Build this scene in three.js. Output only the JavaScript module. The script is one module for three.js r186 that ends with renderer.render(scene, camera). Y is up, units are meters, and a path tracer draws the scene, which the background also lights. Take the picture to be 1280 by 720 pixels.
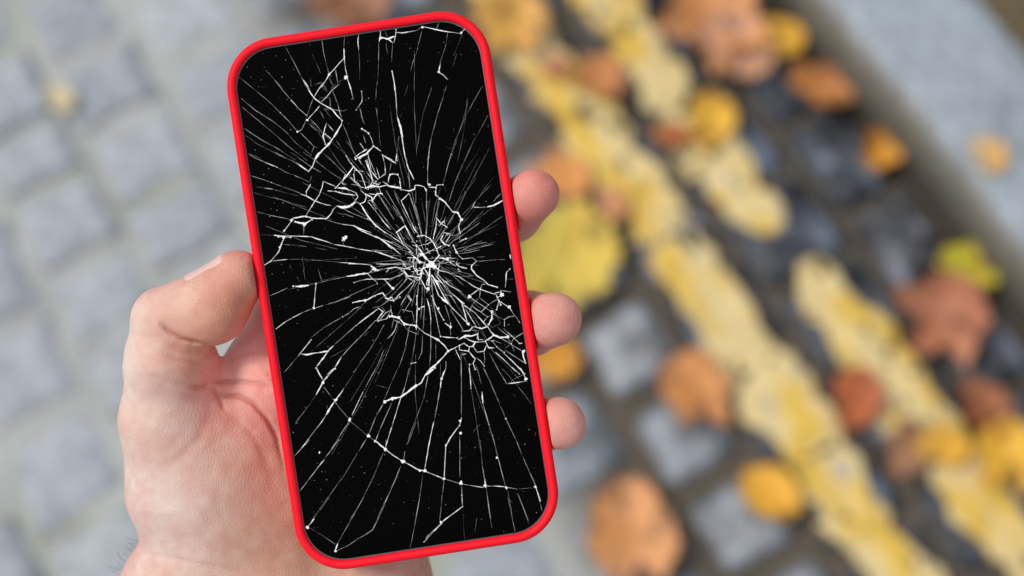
import * as THREE from 'three';
import { mergeGeometries, mergeVertices } from 'three/addons/utils/BufferGeometryUtils.js';

// ---------------------------------------------------------------- camera
// World: y up, metres. x runs across the road towards the kerb, -z runs along the road. The camera looks steeply down.
const F = 1500, EYE = 1.4, DIST = 0.338;                    // focal length in pixels of the 1280 x 720 photograph, eye height, distance to the phone
const EX = new THREE.Vector3(0.86131057, 0.46316751, -0.20885393);   // the world's axes as the camera sees them
const EY = new THREE.Vector3(0.03325849, 0.35878731, 0.93282664);
const EZ = new THREE.Vector3(0.50698913, -0.81039961, 0.29362305);
const CAM = new THREE.Matrix4().set(EX.x, EX.y, EX.z, 0, EY.x, EY.y, EY.z, 0, EZ.x, EZ.y, EZ.z, 0, 0, 0, 0, 1);
const scene = new THREE.Scene();
const camera = new THREE.PerspectiveCamera(2 * Math.atan(360 / F) * 180 / Math.PI, 16 / 9, 0.02, 400);
camera.position.set(0, EYE, 0);
camera.quaternion.setFromRotationMatrix(CAM);
camera.focus = DIST - 0.002;
camera.userData.fStop = 4.7;
scene.add(camera);
const toWorld = (x, y, z) => new THREE.Vector3(x, y, z).applyMatrix4(CAM).add(camera.position);

// ---------------------------------------------------------------- sky (overcast) and sun
const SUN = new THREE.Vector3(-0.62, 0.38, 0.68).applyMatrix4(CAM).normalize();
{
  const w = 256, h = 128, d = new Float32Array(w * h * 4), v = new THREE.Vector3();
  for (let j = 0; j < h; j++) for (let i = 0; i < w; i++) {
    const el = ((j + 0.5) / h - 0.5) * Math.PI, az = ((i + 0.5) / w - 0.5) * 2 * Math.PI;
    v.set(Math.cos(el) * Math.cos(az), Math.sin(el), Math.cos(el) * Math.sin(az));
    const up = Math.max(0, v.y), s = Math.max(0, v.dot(SUN));
    const cloud = 0.04 * Math.sin(az * 3 + 4 * el) + 0.03 * Math.sin(az * 7 - 6 * el + 1);
    const b = (0.45 + 0.27 * up + cloud * (1 - up)) + 0.5 * Math.pow(s, 6);
    d.set(v.y > -0.02 ? [b * 0.95, b * 0.985, b * 1.05, 1] : [0.2, 0.2, 0.2, 1], (j * w + i) * 4);
  }
  const t = new THREE.DataTexture(d, w, h, THREE.RGBAFormat, THREE.FloatType);
  t.mapping = THREE.EquirectangularReflectionMapping; t.magFilter = THREE.LinearFilter; t.needsUpdate = true;
  scene.background = t; scene.environment = t;
}
const sun = new THREE.DirectionalLight(0xfff7ec, 2.65);
sun.position.copy(SUN).multiplyScalar(6); sun.target.position.set(0.3, 0, -0.4);
sun.castShadow = true; sun.shadow.radius = 30; sun.shadow.mapSize.set(2048, 2048);
Object.assign(sun.shadow.camera, { left: -2, right: 2, top: 2, bottom: -2, near: 0.5, far: 12 });
scene.add(sun, sun.target);
const EXPOSURE = 0.9;

// ---------------------------------------------------------------- helpers
let seed = 7;
const rnd = () => { seed = (seed + 0x6d2b79f5) | 0; let t = Math.imul(seed ^ (seed >>> 15), 1 | seed); t = (t + Math.imul(t ^ (t >>> 7), 61 | t)) ^ t; return ((t ^ (t >>> 14)) >>> 0) / 4294967296; };
const rr = (a, b) => a + (b - a) * rnd();
const hash = (x, y, z) => { let h = Math.imul(x, 374761393) + Math.imul(y, 668265263) + Math.imul(z, 2147483647 - 58); h = Math.imul(h ^ (h >>> 13), 1274126177); return ((h ^ (h >>> 16)) >>> 0) / 4294967296; };
const sm = (t) => t * t * (3 - 2 * t), mix = (a, b, t) => a + (b - a) * t, clamp = (x, a = 0, b = 1) => Math.min(b, Math.max(a, x));
const step = (a, b, x) => sm(clamp((x - a) / (b - a)));
function noise(x, y, z) {                                     // value noise, 0..1
  const i = Math.floor(x), j = Math.floor(y), k = Math.floor(z), u = sm(x - i), v = sm(y - j), w = sm(z - k);
  const a = mix(mix(hash(i, j, k), hash(i + 1, j, k), u), mix(hash(i, j + 1, k), hash(i + 1, j + 1, k), u), v);
  const b = mix(mix(hash(i, j, k + 1), hash(i + 1, j, k + 1), u), mix(hash(i, j + 1, k + 1), hash(i + 1, j + 1, k + 1), u), v);
  return mix(a, b, w);
}
const fbm = (x, y, z) => 0.53 * noise(x, y, z) + 0.27 * noise(x * 2.1, y * 2.1, z * 2.1 + 7) + 0.14 * noise(x * 4.3, y * 4.3, z * 4.3 + 3) + 0.06 * noise(x * 8.7, y * 8.7, z * 8.7);
const used = {};
function numbered(n) { const k = used[n] = (used[n] ?? -1) + 1; return k ? n + '_' + String(k).padStart(3, '0') : n; }
function mesh(name, geometry, material, parent = scene) {
  const m = new THREE.Mesh(geometry, material); m.name = numbered(name); m.castShadow = m.receiveShadow = true; parent.add(m); return m;
}
function thing(name, label, category, group) {
  const g = new THREE.Group(); g.name = numbered(name); g.userData = { label, category }; if (group) g.userData.group = group; scene.add(g); return g;
}
function geo(pos, idx, uv, col) {
  const g = new THREE.BufferGeometry(); g.setAttribute('position', new THREE.Float32BufferAttribute(pos, 3));
  if (uv) g.setAttribute('uv', new THREE.Float32BufferAttribute(uv, 2));
  if (col) g.setAttribute('color', new THREE.Float32BufferAttribute(col, 3));
  g.setIndex(idx); g.computeVertexNormals(); return g;
}
function dataTexture(n, fn, srgb = false) {                   // a tiling texture, fn(u, v) -> [r, g, b] in 0..1
  const d = new Uint8Array(n * n * 4);
  for (let j = 0; j < n; j++) for (let i = 0; i < n; i++) { const c = fn(i / n, j / n); d.set([c[0] * 255, c[1] * 255, c[2] * 255, 255], (j * n + i) * 4); }
  const t = new THREE.DataTexture(d, n, n); t.wrapS = t.wrapT = THREE.RepeatWrapping; t.magFilter = THREE.LinearFilter; t.minFilter = THREE.LinearMipmapLinearFilter; t.generateMipmaps = true;
  if (srgb) t.colorSpace = THREE.SRGBColorSpace; t.needsUpdate = true; return t;
}
const tileNoise = (u, v, f, s) => {                           // noise that repeats over 0..1
  const x = u * f, y = v * f, i = Math.floor(x), j = Math.floor(y), a = sm(x - i), b = sm(y - j), m = (q) => ((q % f) + f) % f;
  return mix(mix(hash(m(i), m(j), s), hash(m(i + 1), m(j), s), a), mix(hash(m(i), m(j + 1), s), hash(m(i + 1), m(j + 1), s), a), b);
};
// where the line of sight through a measured point of the photograph meets the height y
function onGround(px, py, y = 0) {
  const w = new THREE.Vector3((px - 640) / F, -(py - 360) / F, -1).applyMatrix4(CAM);
  return w.multiplyScalar(-(EYE - y) / w.y).add(camera.position);
}

// ---------------------------------------------------------------- materials of the ground
const granite = dataTexture(256, (u, v) => {
  const a = tileNoise(u, v, 64, 1), b = tileNoise(u, v, 128, 2), c = tileNoise(u, v, 10, 3), s = 0.62 + 0.2 * a + 0.14 * b + 0.16 * (c - 0.5) - (b > 0.86 ? 0.25 : 0);
  return [s, s, s * 1.01];
}, true);
const graniteBump = dataTexture(256, (u, v) => { const s = 0.5 * tileNoise(u, v, 24, 4) + 0.3 * tileNoise(u, v, 60, 5) + 0.2 * tileNoise(u, v, 128, 6); return [s, s, s]; });
const rgb = (r, g, b) => new THREE.Color().setRGB(r, g, b);
const stone = (r, g, b, rough) => new THREE.MeshStandardMaterial({ color: rgb(r, g, b), roughness: rough, map: granite, bumpMap: graniteBump, bumpScale: 0.0016 });
const graniteWet = dataTexture(256, (u, v) => {
  const c = tileNoise(u, v, 5, 13), d = tileNoise(u, v, 13, 14), b = tileNoise(u, v, 90, 15), s = clamp(0.6 + 0.75 * (c - 0.5) + 0.4 * (d - 0.5) + 0.2 * (b - 0.5), 0.25, 1); return [s, s, s];
}, true);
const graniteDamp = dataTexture(256, (u, v) => { const s = clamp(0.8 + 0.42 * (tileNoise(u, v, 4, 23) - 0.5) + 0.22 * (tileNoise(u, v, 14, 24) - 0.5) + 0.2 * (tileNoise(u, v, 100, 25) - 0.5), 0.3, 1); return [s, s, s]; }, true);
const wet = (r, g, b) => new THREE.MeshStandardMaterial({ color: rgb(r * 2.2, g * 2.2, b * 2.2), roughness: 0.42, map: graniteWet, bumpMap: graniteBump, bumpScale: 0.003 });
const tones = { light: [], middle: [], dark: [] };
for (let k = 0; k < 6; k++) {
  const a = rr(0.86, 1.1), w = rr(-0.01, 0.012);
  tones.light.push(stone(0.61 * a + w, 0.67 * a, 0.725 * a - w, 0.8));
  tones.middle.push(new THREE.MeshStandardMaterial({ color: rgb(0.335 * a + w, 0.37 * a, 0.42 * a - w), roughness: 0.6, map: graniteDamp, bumpMap: graniteBump, bumpScale: 0.002 }));
  tones.dark.push(wet(0.105 * a + w, 0.118 * a, 0.15 * a - w));
}

// ---------------------------------------------------------------- the road: setts in columns along the kerb
const KERB = 0.845, KERB_TOP = 0.11;
const columns = [];                                            // { x0, x1, z0, step, gap, tone }
{
  const edges = [-0.32, -0.19, -0.069, 0.06, 0.2, 0.34, 0.463, 0.59, 0.73, 0.838], starts = [-0.576, -0.742, -0.9, -0.83, -0.3, -0.115, -0.21, -0.27, -0.313];
  const steps = [0.131, 0.108, 0.118, 0.124, 0.128, 0.123, 0.13, 0.137, 0.142];
  for (let i = 0; i < 9; i++) columns.push({ x0: edges[i], x1: edges[i + 1], z0: starts[i], step: steps[i] });
  for (let x = -0.32, k = 0; k < 22; k++) { const w = rr(0.115, 0.135); columns.unshift({ x0: x - w, x1: x, z0: rr(-1, -0.9), step: rr(0.11, 0.13) }); x -= w; }
  columns.forEach((c, i) => {
    c.id = i; const m = (c.x0 + c.x1) / 2;
    c.tone = m < 0.21 ? 'light' : m < 0.47 ? 'middle' : 'dark';
    c.gap = m < 0.21 ? 0.008 : m < 0.47 ? 0.027 : 0.015;
  });
}
const jointZ = (c, k) => c.z0 + k * c.step + (k ? (hash(c.id, k, 5) - 0.5) * 0.022 : 0);
const settLift = (c, k) => (hash(c.id, k, 9) - 0.5) * 0.006;
function roadTop(x, z) {                                       // height of the stone or joint at a place
  const c = columns.find((q) => x >= q.x0 && x < q.x1); if (!c) return -0.004;
  let k = Math.floor((z - c.z0) / c.step) - 1; while (z > jointZ(c, k + 1)) k++;
  const e = Math.min(x - c.x0, c.x1 - x, z - jointZ(c, k), jointZ(c, k + 1) - z) - c.gap / 2, r = 0.014;
  return Math.max(-0.007, settLift(c, k) - (e < r ? (e < 0 ? 0.02 : r - Math.sqrt(r * r - (r - e) ** 2)) : 0));
}
{
  const pos = [], col = [], uv = [], idx = [], X0 = -3.2, X1 = KERB + 0.02, Z0 = -4, Z1 = 3, nx = 150, nz = 240;
  for (let j = 0; j <= nz; j++) for (let i = 0; i <= nx; i++) {
    const x = mix(X0, X1, i / nx), z = mix(Z0, Z1, j / nz), dark = step(0.17, 0.3, x), n = fbm(x * 14, z * 14, 2);
    pos.push(x, mix(-0.006, -0.013, dark) + 0.004 * (n - 0.5), z); uv.push(x * 8, z * 8);
    const t = 0.75 + 0.5 * n, moss = step(0.5, 0.75, fbm(x * 9, z * 9, 11)) * (1 - dark);
    col.push(mix(0.385 - 0.04 * moss, 0.092, dark) * t, mix(0.40 - 0.025 * moss, 0.076, dark) * t, mix(0.40 - 0.075 * moss, 0.058, dark) * t);
  }
  for (let j = 0; j < nz; j++) for (let i = 0; i < nx; i++) { const a = j * (nx + 1) + i, b = a + nx + 1; idx.push(a, b, a + 1, a + 1, b, b + 1); }
  const road = mesh('road', geo(pos, idx, uv, col), new THREE.MeshStandardMaterial({ vertexColors: true, roughness: 0.85, bumpMap: graniteBump, bumpScale: 0.003 }));
  road.userData = { kind: 'structure', label: 'sett paved road surface with sandy and dirty joints' };

  // six shapes of sett, one unit across
  const shapes = [];
  for (let s = 0; s < 6; s++) {
    const g = new THREE.BoxGeometry(1, 1, 1, 7, 2, 7), p = g.attributes.position, u = [], r = 0.15;
    for (let i = 0; i < p.count; i++) {
      let x = p.getX(i), y = p.getY(i), z = p.getZ(i);
      const q = Math.pow(Math.pow(Math.abs(x) * 2, 8) + Math.pow(Math.abs(z) * 2, 8), 1 / 8), pinch = Math.max(Math.abs(x), Math.abs(z)) * 2 / Math.max(q, 1e-4);
      x *= mix(1, pinch, 0.9); z *= mix(1, pinch, 0.9);
      const e = 0.5 - Math.max(Math.abs(x), Math.abs(z));
      if (y > 0.4) y -= (e < r ? 0.1 * (1 - Math.sqrt(Math.max(0, 1 - (1 - e / r) ** 2))) : 0) - 0.05 * (noise(x * 3 + s * 9, 4, z * 3) - 0.5);
      x += 0.05 * (noise(s * 7, y * 2, z * 3) - 0.5); z += 0.05 * (noise(x * 3, y * 2, s * 5 + 3) - 0.5);
      p.setXYZ(i, x, y, z); u.push(x * 0.9 + s * 0.3, z * 0.9 + y * 0.5);
    }
    g.setAttribute('uv', new THREE.Float32BufferAttribute(u, 2)); g.deleteAttribute('normal');
    const m = mergeVertices(g, 1e-4); m.computeVertexNormals(); shapes.push(m);
  }
  const all = [];
  for (const c of columns) for (let k = -40; k < 40; k++) {
    const za = jointZ(c, k), zb = jointZ(c, k + 1); if (zb < -4 || za > 3) continue;
    all.push({ c, k, x: (c.x0 + c.x1) / 2, z: (za + zb) / 2, w: c.x1 - c.x0 - c.gap, d: zb - za - c.gap, far: Math.hypot((c.x0 + c.x1) / 2 - 0.33, ((za + zb) / 2 + 0.45) * 0.9) });
  }
  all.sort((a, b) => a.far - b.far);
  const rest = [];
  all.forEach((s, i) => {
    const m = tones[s.c.tone][Math.floor(hash(s.c.id, s.k, 3) * 6)], g = shapes[Math.floor(hash(s.c.id, s.k, 4) * 6)];
    const at = new THREE.Matrix4().compose(new THREE.Vector3(s.x, settLift(s.c, s.k) - 0.05, s.z),
      new THREE.Quaternion().setFromEuler(new THREE.Euler((hash(s.c.id, s.k, 6) - 0.5) * 0.04, (hash(s.c.id, s.k, 7) - 0.5) * 0.05, (hash(s.c.id, s.k, 8) - 0.5) * 0.04)), new THREE.Vector3(s.w, 0.1, s.d));
    if (i < 280) { const b = mesh('sett', g, m, road); b.applyMatrix4(at); return; }
    const q = g.clone().applyMatrix4(at), t = m.color, cs = []; for (let n = 0; n < q.attributes.position.count; n++) cs.push(t.r, t.g, t.b);
    q.setAttribute('color', new THREE.Float32BufferAttribute(cs, 3)); rest.push(q);
  });
  const far = mesh('outer_setts', mergeGeometries(rest), new THREE.MeshStandardMaterial({ vertexColors: true, roughness: 0.75, map: granite, bumpMap: graniteBump, bumpScale: 0.0016 }), road);
  far.userData.kind = 'stuff';
}
{
  const g = new THREE.PlaneGeometry(300, 300, 30, 30).rotateX(-Math.PI / 2).translate(0, -0.04, 0);
  const u = g.attributes.uv; for (let i = 0; i < u.count; i++) u.setXY(i, u.getX(i) * 1800, u.getY(i) * 1800);
  mesh('ground', g, stone(0.5, 0.52, 0.55, 0.85)).userData = { kind: 'structure', label: 'grey ground reaching past the paved road' };
}

// ---------------------------------------------------------------- kerb of long granite stones and the earth behind it
{
  const kerb = new THREE.Group(); kerb.name = 'kerb'; kerb.userData = { kind: 'structure', label: 'straight granite kerb along the edge of the setts' }; kerb.position.set(KERB, 0, 0); scene.add(kerb);
  const km = new THREE.MeshStandardMaterial({ vertexColors: true, roughness: 0.75, map: granite, bumpMap: graniteBump, bumpScale: 0.003 });
  const W = 0.176, prof = [[0, -0.08], [0, 0], [0.001, 0.035], [0.002, 0.07], [0.004, 0.095], [0.012, KERB_TOP - 0.003], [0.024, KERB_TOP], [0.05, KERB_TOP], [0.08, KERB_TOP], [0.115, KERB_TOP], [0.15, KERB_TOP], [W - 0.006, KERB_TOP - 0.002], [W, KERB_TOP - 0.012], [W, -0.08]];
  for (const [za, zb] of [[-4, -2.86], [-2.85, -1.36], [-1.35, 0.35], [0.36, 1.7], [1.71, 3]]) {
    const n = Math.round((zb - za) / 0.02), pos = [], col = [], uv = [], idx = [], m = prof.length;
    for (let j = 0; j <= n; j++) { const z = mix(za, zb, j / n); let s = 0; prof.forEach(([x, y], i) => {
      const b = 0.006 * (fbm(z * 9, y * 18 + x * 18, 4) - 0.5); s += i ? Math.hypot(x - prof[i - 1][0], y - prof[i - 1][1]) : 0;
      pos.push(x - (i < 6 ? b : 0), y + (i > 5 && i < 12 ? b * 0.6 : 0), z); uv.push(s * 8, z * 8);
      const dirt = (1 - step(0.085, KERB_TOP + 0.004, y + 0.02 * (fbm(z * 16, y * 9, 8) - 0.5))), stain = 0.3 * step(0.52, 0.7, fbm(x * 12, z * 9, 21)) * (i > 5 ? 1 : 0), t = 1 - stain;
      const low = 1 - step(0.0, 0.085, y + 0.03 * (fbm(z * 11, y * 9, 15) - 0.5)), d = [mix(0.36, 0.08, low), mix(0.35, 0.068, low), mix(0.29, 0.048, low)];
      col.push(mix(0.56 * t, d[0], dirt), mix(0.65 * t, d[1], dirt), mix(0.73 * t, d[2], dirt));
    }); }
    for (let j = 0; j < n; j++) for (let i = 0; i < m - 1; i++) { const a = j * m + i, b = a + m; idx.push(a, a + 1, b, a + 1, b + 1, b); }
    for (const j of [0, n]) for (let i = 1; i < m - 1; i++) j ? idx.push(j * m, j * m + i, j * m + i + 1) : idx.push(0, i + 1, i);
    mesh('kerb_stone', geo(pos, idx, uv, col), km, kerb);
  }
  const pos = [], col = [], idx = [], uv = [], nx = 40, nz = 140;
  for (let j = 0; j <= nz; j++) for (let i = 0; i <= nx; i++) {
    const x = KERB + W + 0.002 + 2.6 * (i / nx) ** 1.5, z = mix(-4, 3, j / nz), n = fbm(x * 22, z * 22, 5);
    pos.push(x, KERB_TOP - 0.012 + 0.02 * (n - 0.5), z); uv.push(x * 8, z * 8); const t = 0.6 + 0.8 * n; col.push(0.12 * t, 0.095 * t, 0.05 * t);
  }
  for (let j = 0; j < nz; j++) for (let i = 0; i < nx; i++) { const a = j * (nx + 1) + i, b = a + nx + 1; idx.push(a, b, a + 1, a + 1, b, b + 1); }
  mesh('verge', geo(pos, idx, uv, col), new THREE.MeshStandardMaterial({ vertexColors: true, roughness: 0.95, bumpMap: graniteBump, bumpScale: 0.006 })).userData = { kind: 'structure', label: 'brown earth behind the granite kerb' };
}

// ---------------------------------------------------------------- worn double yellow lines, thick paint that follows the stones
{
  const paint = new THREE.MeshStandardMaterial({ vertexColors: true, roughness: 0.62, bumpMap: graniteBump, bumpScale: 0.002 });
  const ragged = (z, s) => 0.04 * (fbm(z * 13, s, 3) - 0.5) + 0.013 * (noise(z * 45, s, 9) - 0.5);
  function band(xl, xr, za, zb, s, label) {
    const pos = [], col = [], uv = [], idx = [], nx = 22, nz = Math.round((zb - za) / 0.005);
    for (let j = 0; j <= nz; j++) {
      const z = mix(za, zb, j / nz), end = Math.min(z - za, zb - z), w = Math.sqrt(clamp(end / 0.045, 0.02)), c = columns.find((q) => (xl + xr) / 2 >= q.x0 && (xl + xr) / 2 < q.x1);
      let dip = 0; for (let k = -30; k < 30; k++) dip = Math.max(dip, Math.exp(-(((z - jointZ(c, k)) / 0.011) ** 2)));
      const mid = (xl + xr) / 2 + 0.01 * (noise(z * 6, s, 1) - 0.5), l = mix(mid, xl + ragged(z, s) + 0.014 * dip * hash(j >> 4, s, 1), w), r = mix(mid, xr + ragged(z, s + 5) - 0.010 * dip * (0.1 + hash(s, Math.round(z * 12), 2)), w);
      for (let i = -1; i <= nx + 1; i++) {
        const x = mix(l, r, clamp(i / nx)), skirt = i < 0 || i > nx || j === 0 || j === nz;
        pos.push(x, Math.max(roadTop(x, z), -0.0036) + (skirt ? -0.006 : 0.0032 + 0.0016 * noise(x * 60, z * 60, 2)), z); uv.push(x * 8, z * 8);
        const y = step(0.46, 0.63, fbm(x * 30 + 3, z * 15, s)) , worn = step(0.69, 0.76, fbm(x * 30, z * 22, s + 20)), t = 0.9 + 0.2 * noise(x * 50, z * 50, 6);
        const base = [mix(0.68, 0.66, y), mix(0.54, 0.435, y), mix(0.255, 0.07, y)], grey = [0.34, 0.34, 0.33];
        col.push(...base.map((q, n) => mix(q, grey[n], worn * 0.8) * t));
      }
    }
    const m = nx + 3; for (let j = 0; j < nz; j++) for (let i = 0; i < m - 1; i++) {
      const a = j * m + i, b = a + m, x = pos[a * 3], z = pos[a * 3 + 2], low = roadTop(x, z) < -0.0045;
      if (fbm(x * 48 + s, z * 40, 3) > (low ? 0.625 : 0.705)) continue;      // worn through, most of all over the joints
      idx.push(a, b, a + 1, a + 1, b, b + 1);
    }
    mesh('yellow_line', geo(pos, idx, uv, col), paint).userData = { kind: 'structure', label };
  }
  band(0.480, 0.559, -3.9, 2.9, 2, 'unbroken worn yellow line, the one farther from the kerb');
  band(0.605, 0.684, -3.9, -0.335, 31, 'upper stretch of the worn yellow line nearer the kerb');
  band(0.619, 0.694, -0.29, 2.9, 47, 'lower stretch of the worn yellow line nearer the kerb');
}

// ---------------------------------------------------------------- fallen leaves
const leafMat = new THREE.MeshStandardMaterial({ vertexColors: true, roughness: 0.6, side: THREE.DoubleSide });
function leaf(label, px, py, sizePx, kind, turn, c1, c2, y = 0.008, o = {}) {
  const at = onGround(px, py, y), size = sizePx / F * at.distanceTo(camera.position) / 2, s = Math.floor(px * 7 + py);
  const t = thing('fallen_leaf', label, 'leaf', 'autumn leaves fallen on the paving');
  t.position.copy(at); t.rotation.set(rr(-0.1, 0.1), turn, rr(-0.1, 0.1));
  const lobes = kind === 'maple' ? [[0, 1], [0.95, 0.92], [-0.95, 0.92], [1.95, 0.66], [-1.95, 0.66]] : null;
  const radius = (a) => {
    const wob = 0.78 + 0.44 * fbm(Math.sin(a) * 1.5 + s * 0.7, Math.cos(a) * 1.5, s) , notch = kind === 'heart' ? 1 - 0.55 * Math.exp(-(((Math.abs(a) - Math.PI) / 0.28) ** 2)) - 0.14 * Math.exp(-((a / 0.3) ** 2)) : 1;
    if (!lobes) { const d = Math.abs(a) / Math.PI; return notch * wob * (kind === 'oval' ? 0.72 : 0.95) * (1 + 0.32 * Math.cos(a) ** 6 * (Math.abs(a) < 1.57 ? 1 : 0.2)) * (1 + 0.05 * Math.sin(a * 23 + s) + 0.03 * Math.sin(a * 9 + s)) * (1 - 0.1 * Math.sin(d * Math.PI)); }
    let r = 0.6; for (const [la, l] of lobes) { const d = Math.abs(Math.atan2(Math.sin(a - la), Math.cos(a - la))); r = Math.max(r, l * (1 - 0.6 * Math.pow(clamp(d / 0.75), 1.1))); }
    return r * wob * (1 + 0.07 * Math.sin(a * 19) + 0.04 * Math.sin(a * 31 + s));
  };
  const nr = 7, na = 84, pos = [0, 0, 0], col = [...c1], idx = [], curl = o.curl ?? rr(0.1, 0.28), fold = o.fold ?? rr(0.05, 0.2);
  for (let j = 1; j <= nr; j++) for (let i = 0; i < na; i++) {
    const a = (i / na) * 2 * Math.PI - Math.PI, q = j / nr, r = radius(a) * q * size, x = Math.sin(a) * r, z = -Math.cos(a) * r;
    const lift = curl * q * q * size * (0.4 + noise(Math.sin(a) * 1.6 + s, Math.cos(a) * 1.6, 1)) * 0.9 + fold * Math.abs(x) + 0.05 * size * noise(x / size * 5 + s, z / size * 5, 4);
    pos.push(x, lift, z);
    const m = clamp(1.5 * (fbm(x / size * 1.6 + s, z / size * 1.6, 2) - 0.3) + 0.25 * (q - 0.5)), vein = lobes && lobes.some(([la]) => Math.abs(a - la) < 0.05) ? 0.8 : 1, spot = (1 - 0.6 * step(0.58, 0.7, fbm(x / size * 3 + s, z / size * 3, s))) * (1 - 0.3 * step(0.85, 1, q) * noise(a * 3 + 9, s, 2));
    col.push(...c1.map((v, n) => mix(v, c2[n], m) * vein * spot));
  }
  for (let i = 0; i < na; i++) idx.push(0, 1 + (i + 1) % na, 1 + i);
  for (let j = 1; j < nr; j++) for (let i = 0; i < na; i++) { const a = 1 + (j - 1) * na + i, b = 1 + (j - 1) * na + (i + 1) % na; idx.push(a, b, a + na, b, b + na, a + na); }
  mesh('blade', geo(pos, idx, null, col), leafMat, t);
  const stemMat = new THREE.MeshStandardMaterial({ color: rgb(c2[0] * 0.7, c2[1] * 0.6, c2[2] * 0.6), roughness: 0.7 });
  const c = new THREE.CatmullRomCurve3([new THREE.Vector3(0, 0.002, -size * 0.55), new THREE.Vector3(0, 0.0015, 0), new THREE.Vector3(size * 0.05, 0.004, size * 0.5), new THREE.Vector3(size * rr(-0.2, 0.25), 0.003, size * 1.15)]);
  mesh('stem', new THREE.TubeGeometry(c, 14, Math.max(0.0008, size * 0.016), 6), stemMat, t);
}
const YEL = [0.72, 0.42, 0.035], GOLD = [0.68, 0.33, 0.03], ORA = [0.62, 0.25, 0.055], TAN = [0.60, 0.29, 0.13], RED = [0.36, 0.09, 0.03], BRO = [0.30, 0.12, 0.05], GRN = [0.46, 0.46, 0.05], LIME = [0.5, 0.5, 0.03], PINK = [0.62, 0.32, 0.2], PALE = [0.62, 0.54, 0.36];
const K2 = KERB_TOP + 0.008;
leaf('reddish brown leaf lying above the top edge of the phone', 438, 4, 104, 'round', 0.4, BRO, [0.33, 0.16, 0.1]);
leaf('golden leaf on the yellow line just right of the top of the phone', 642, 26, 126, 'maple', 2.0, [0.70, 0.42, 0.07], [0.64, 0.30, 0.09]);
leaf('small reddish scrap of leaf on the far yellow line, under the golden leaf', 695, 84, 46, 'oval', 1.1, RED, PINK);
leaf('orange brown leaf half on the far yellow line, right of the golden one', 757, 105, 88, 'maple', 0.2, ORA, BRO);
leaf('large tan orange maple leaf at the top between yellow line and kerb', 885, 20, 185, 'maple', 2.6, TAN, ORA, 0.01);
leaf('pinkish tan leaf overlapping the lower side of the large tan leaf', 915, 58, 92, 'round', 3.4, PINK, TAN, 0.018);
leaf('bright yellow leaf touching the right side of the large tan leaf', 974, 50, 62, 'round', 1.6, YEL, GOLD, 0.012);
leaf('curled orange brown leaf close to the foot of the kerb, upper one of two', 1023, 119, 72, 'round', 0.7, ORA, BRO, 0.008, { curl: 0.5 });
leaf('small golden leaf near the foot of the kerb, lower one of two', 1100, 189, 78, 'oval', 1.9, GOLD, ORA, 0.008, { curl: 0.4 });
leaf('small pale golden leaf lying alone on top of the kerb', 1236, 196, 46, 'round', 0.3, GOLD, PALE, K2);
leaf('yellow leaf on the nearer yellow line beside a reddish scrap', 888, 150, 70, 'round', 2.4, YEL, GOLD);
leaf('reddish brown scrap of leaf at the left of the nearer yellow line', 842, 171, 40, 'round', 0.9, RED, ORA);
leaf('tan orange leaf half hidden behind the uppermost fingertip', 706, 226, 108, 'maple', 0.8, ORA, TAN);
leaf('pinkish scrap of leaf on the far yellow line beside the tan leaf', 768, 256, 54, 'oval', 0.2, PINK, ORA);
leaf('big yellow green leaf behind the gap between the two upper fingertips', 708, 322, 142, 'round', 2.2, [0.66, 0.45, 0.06], [0.50, 0.42, 0.08], 0.008, { curl: 0.12 });
leaf('golden orange leaf peeping out under the middle fingertip', 696, 450, 62, 'round', 1.2, GOLD, ORA);
leaf('dull orange brown leaf on grey setts right of the middle fingertip', 864, 482, 128, 'maple', 3.3, ORA, [0.45, 0.2, 0.09]);
leaf('golden yellow leaf left of the far yellow line near the bottom', 964, 621, 96, 'oval', 0.5, GOLD, YEL);
leaf('large heart shaped orange leaf right of the lower corner of the phone', 790, 674, 124, 'heart', -0.35, TAN, ORA, 0.008, { curl: 0.15 });
leaf('rusty red leaf between the two yellow lines', 1070, 497, 74, 'round', 2.2, [0.5, 0.13, 0.035], RED);
leaf('large russet leaf lying right of the nearer yellow line', 1182, 394, 150, 'maple', 1.8, [0.50, 0.22, 0.12], [0.34, 0.11, 0.05], 0.01, { curl: 0.35 });
leaf('lime green and yellow leaf above the large russet leaf', 1216, 332, 66, 'round', 0.9, LIME, YEL, 0.012);
leaf('brown leaf at the right edge above the bright yellow one', 1232, 515, 66, 'round', 0.1, BRO, RED);
leaf('bright yellow leaf at the right edge beside the nearer yellow line', 1256, 562, 112, 'maple', 2.9, YEL, GOLD, 0.012);
leaf('small bright yellow leaf on the nearer yellow line near the right edge', 1182, 558, 58, 'round', 1.0, YEL, GOLD);
leaf('mottled brown leaf on the nearer yellow line beside the small yellow one', 1138, 556, 66, 'round', 2.0, [0.4, 0.22, 0.12], BRO);
leaf('tiny pale yellow leaf on the light grey setts at upper left', 77, 125, 36, 'round', 0.5, PALE, [0.6, 0.5, 0.3]);

// ---------------------------------------------------------------- the phone (its own frame: millimetres about the middle of the screen, x to its right, y to its top, z out of the screen)
const TILT = 8.8 * Math.PI / 180, MM = 0.001;
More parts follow.
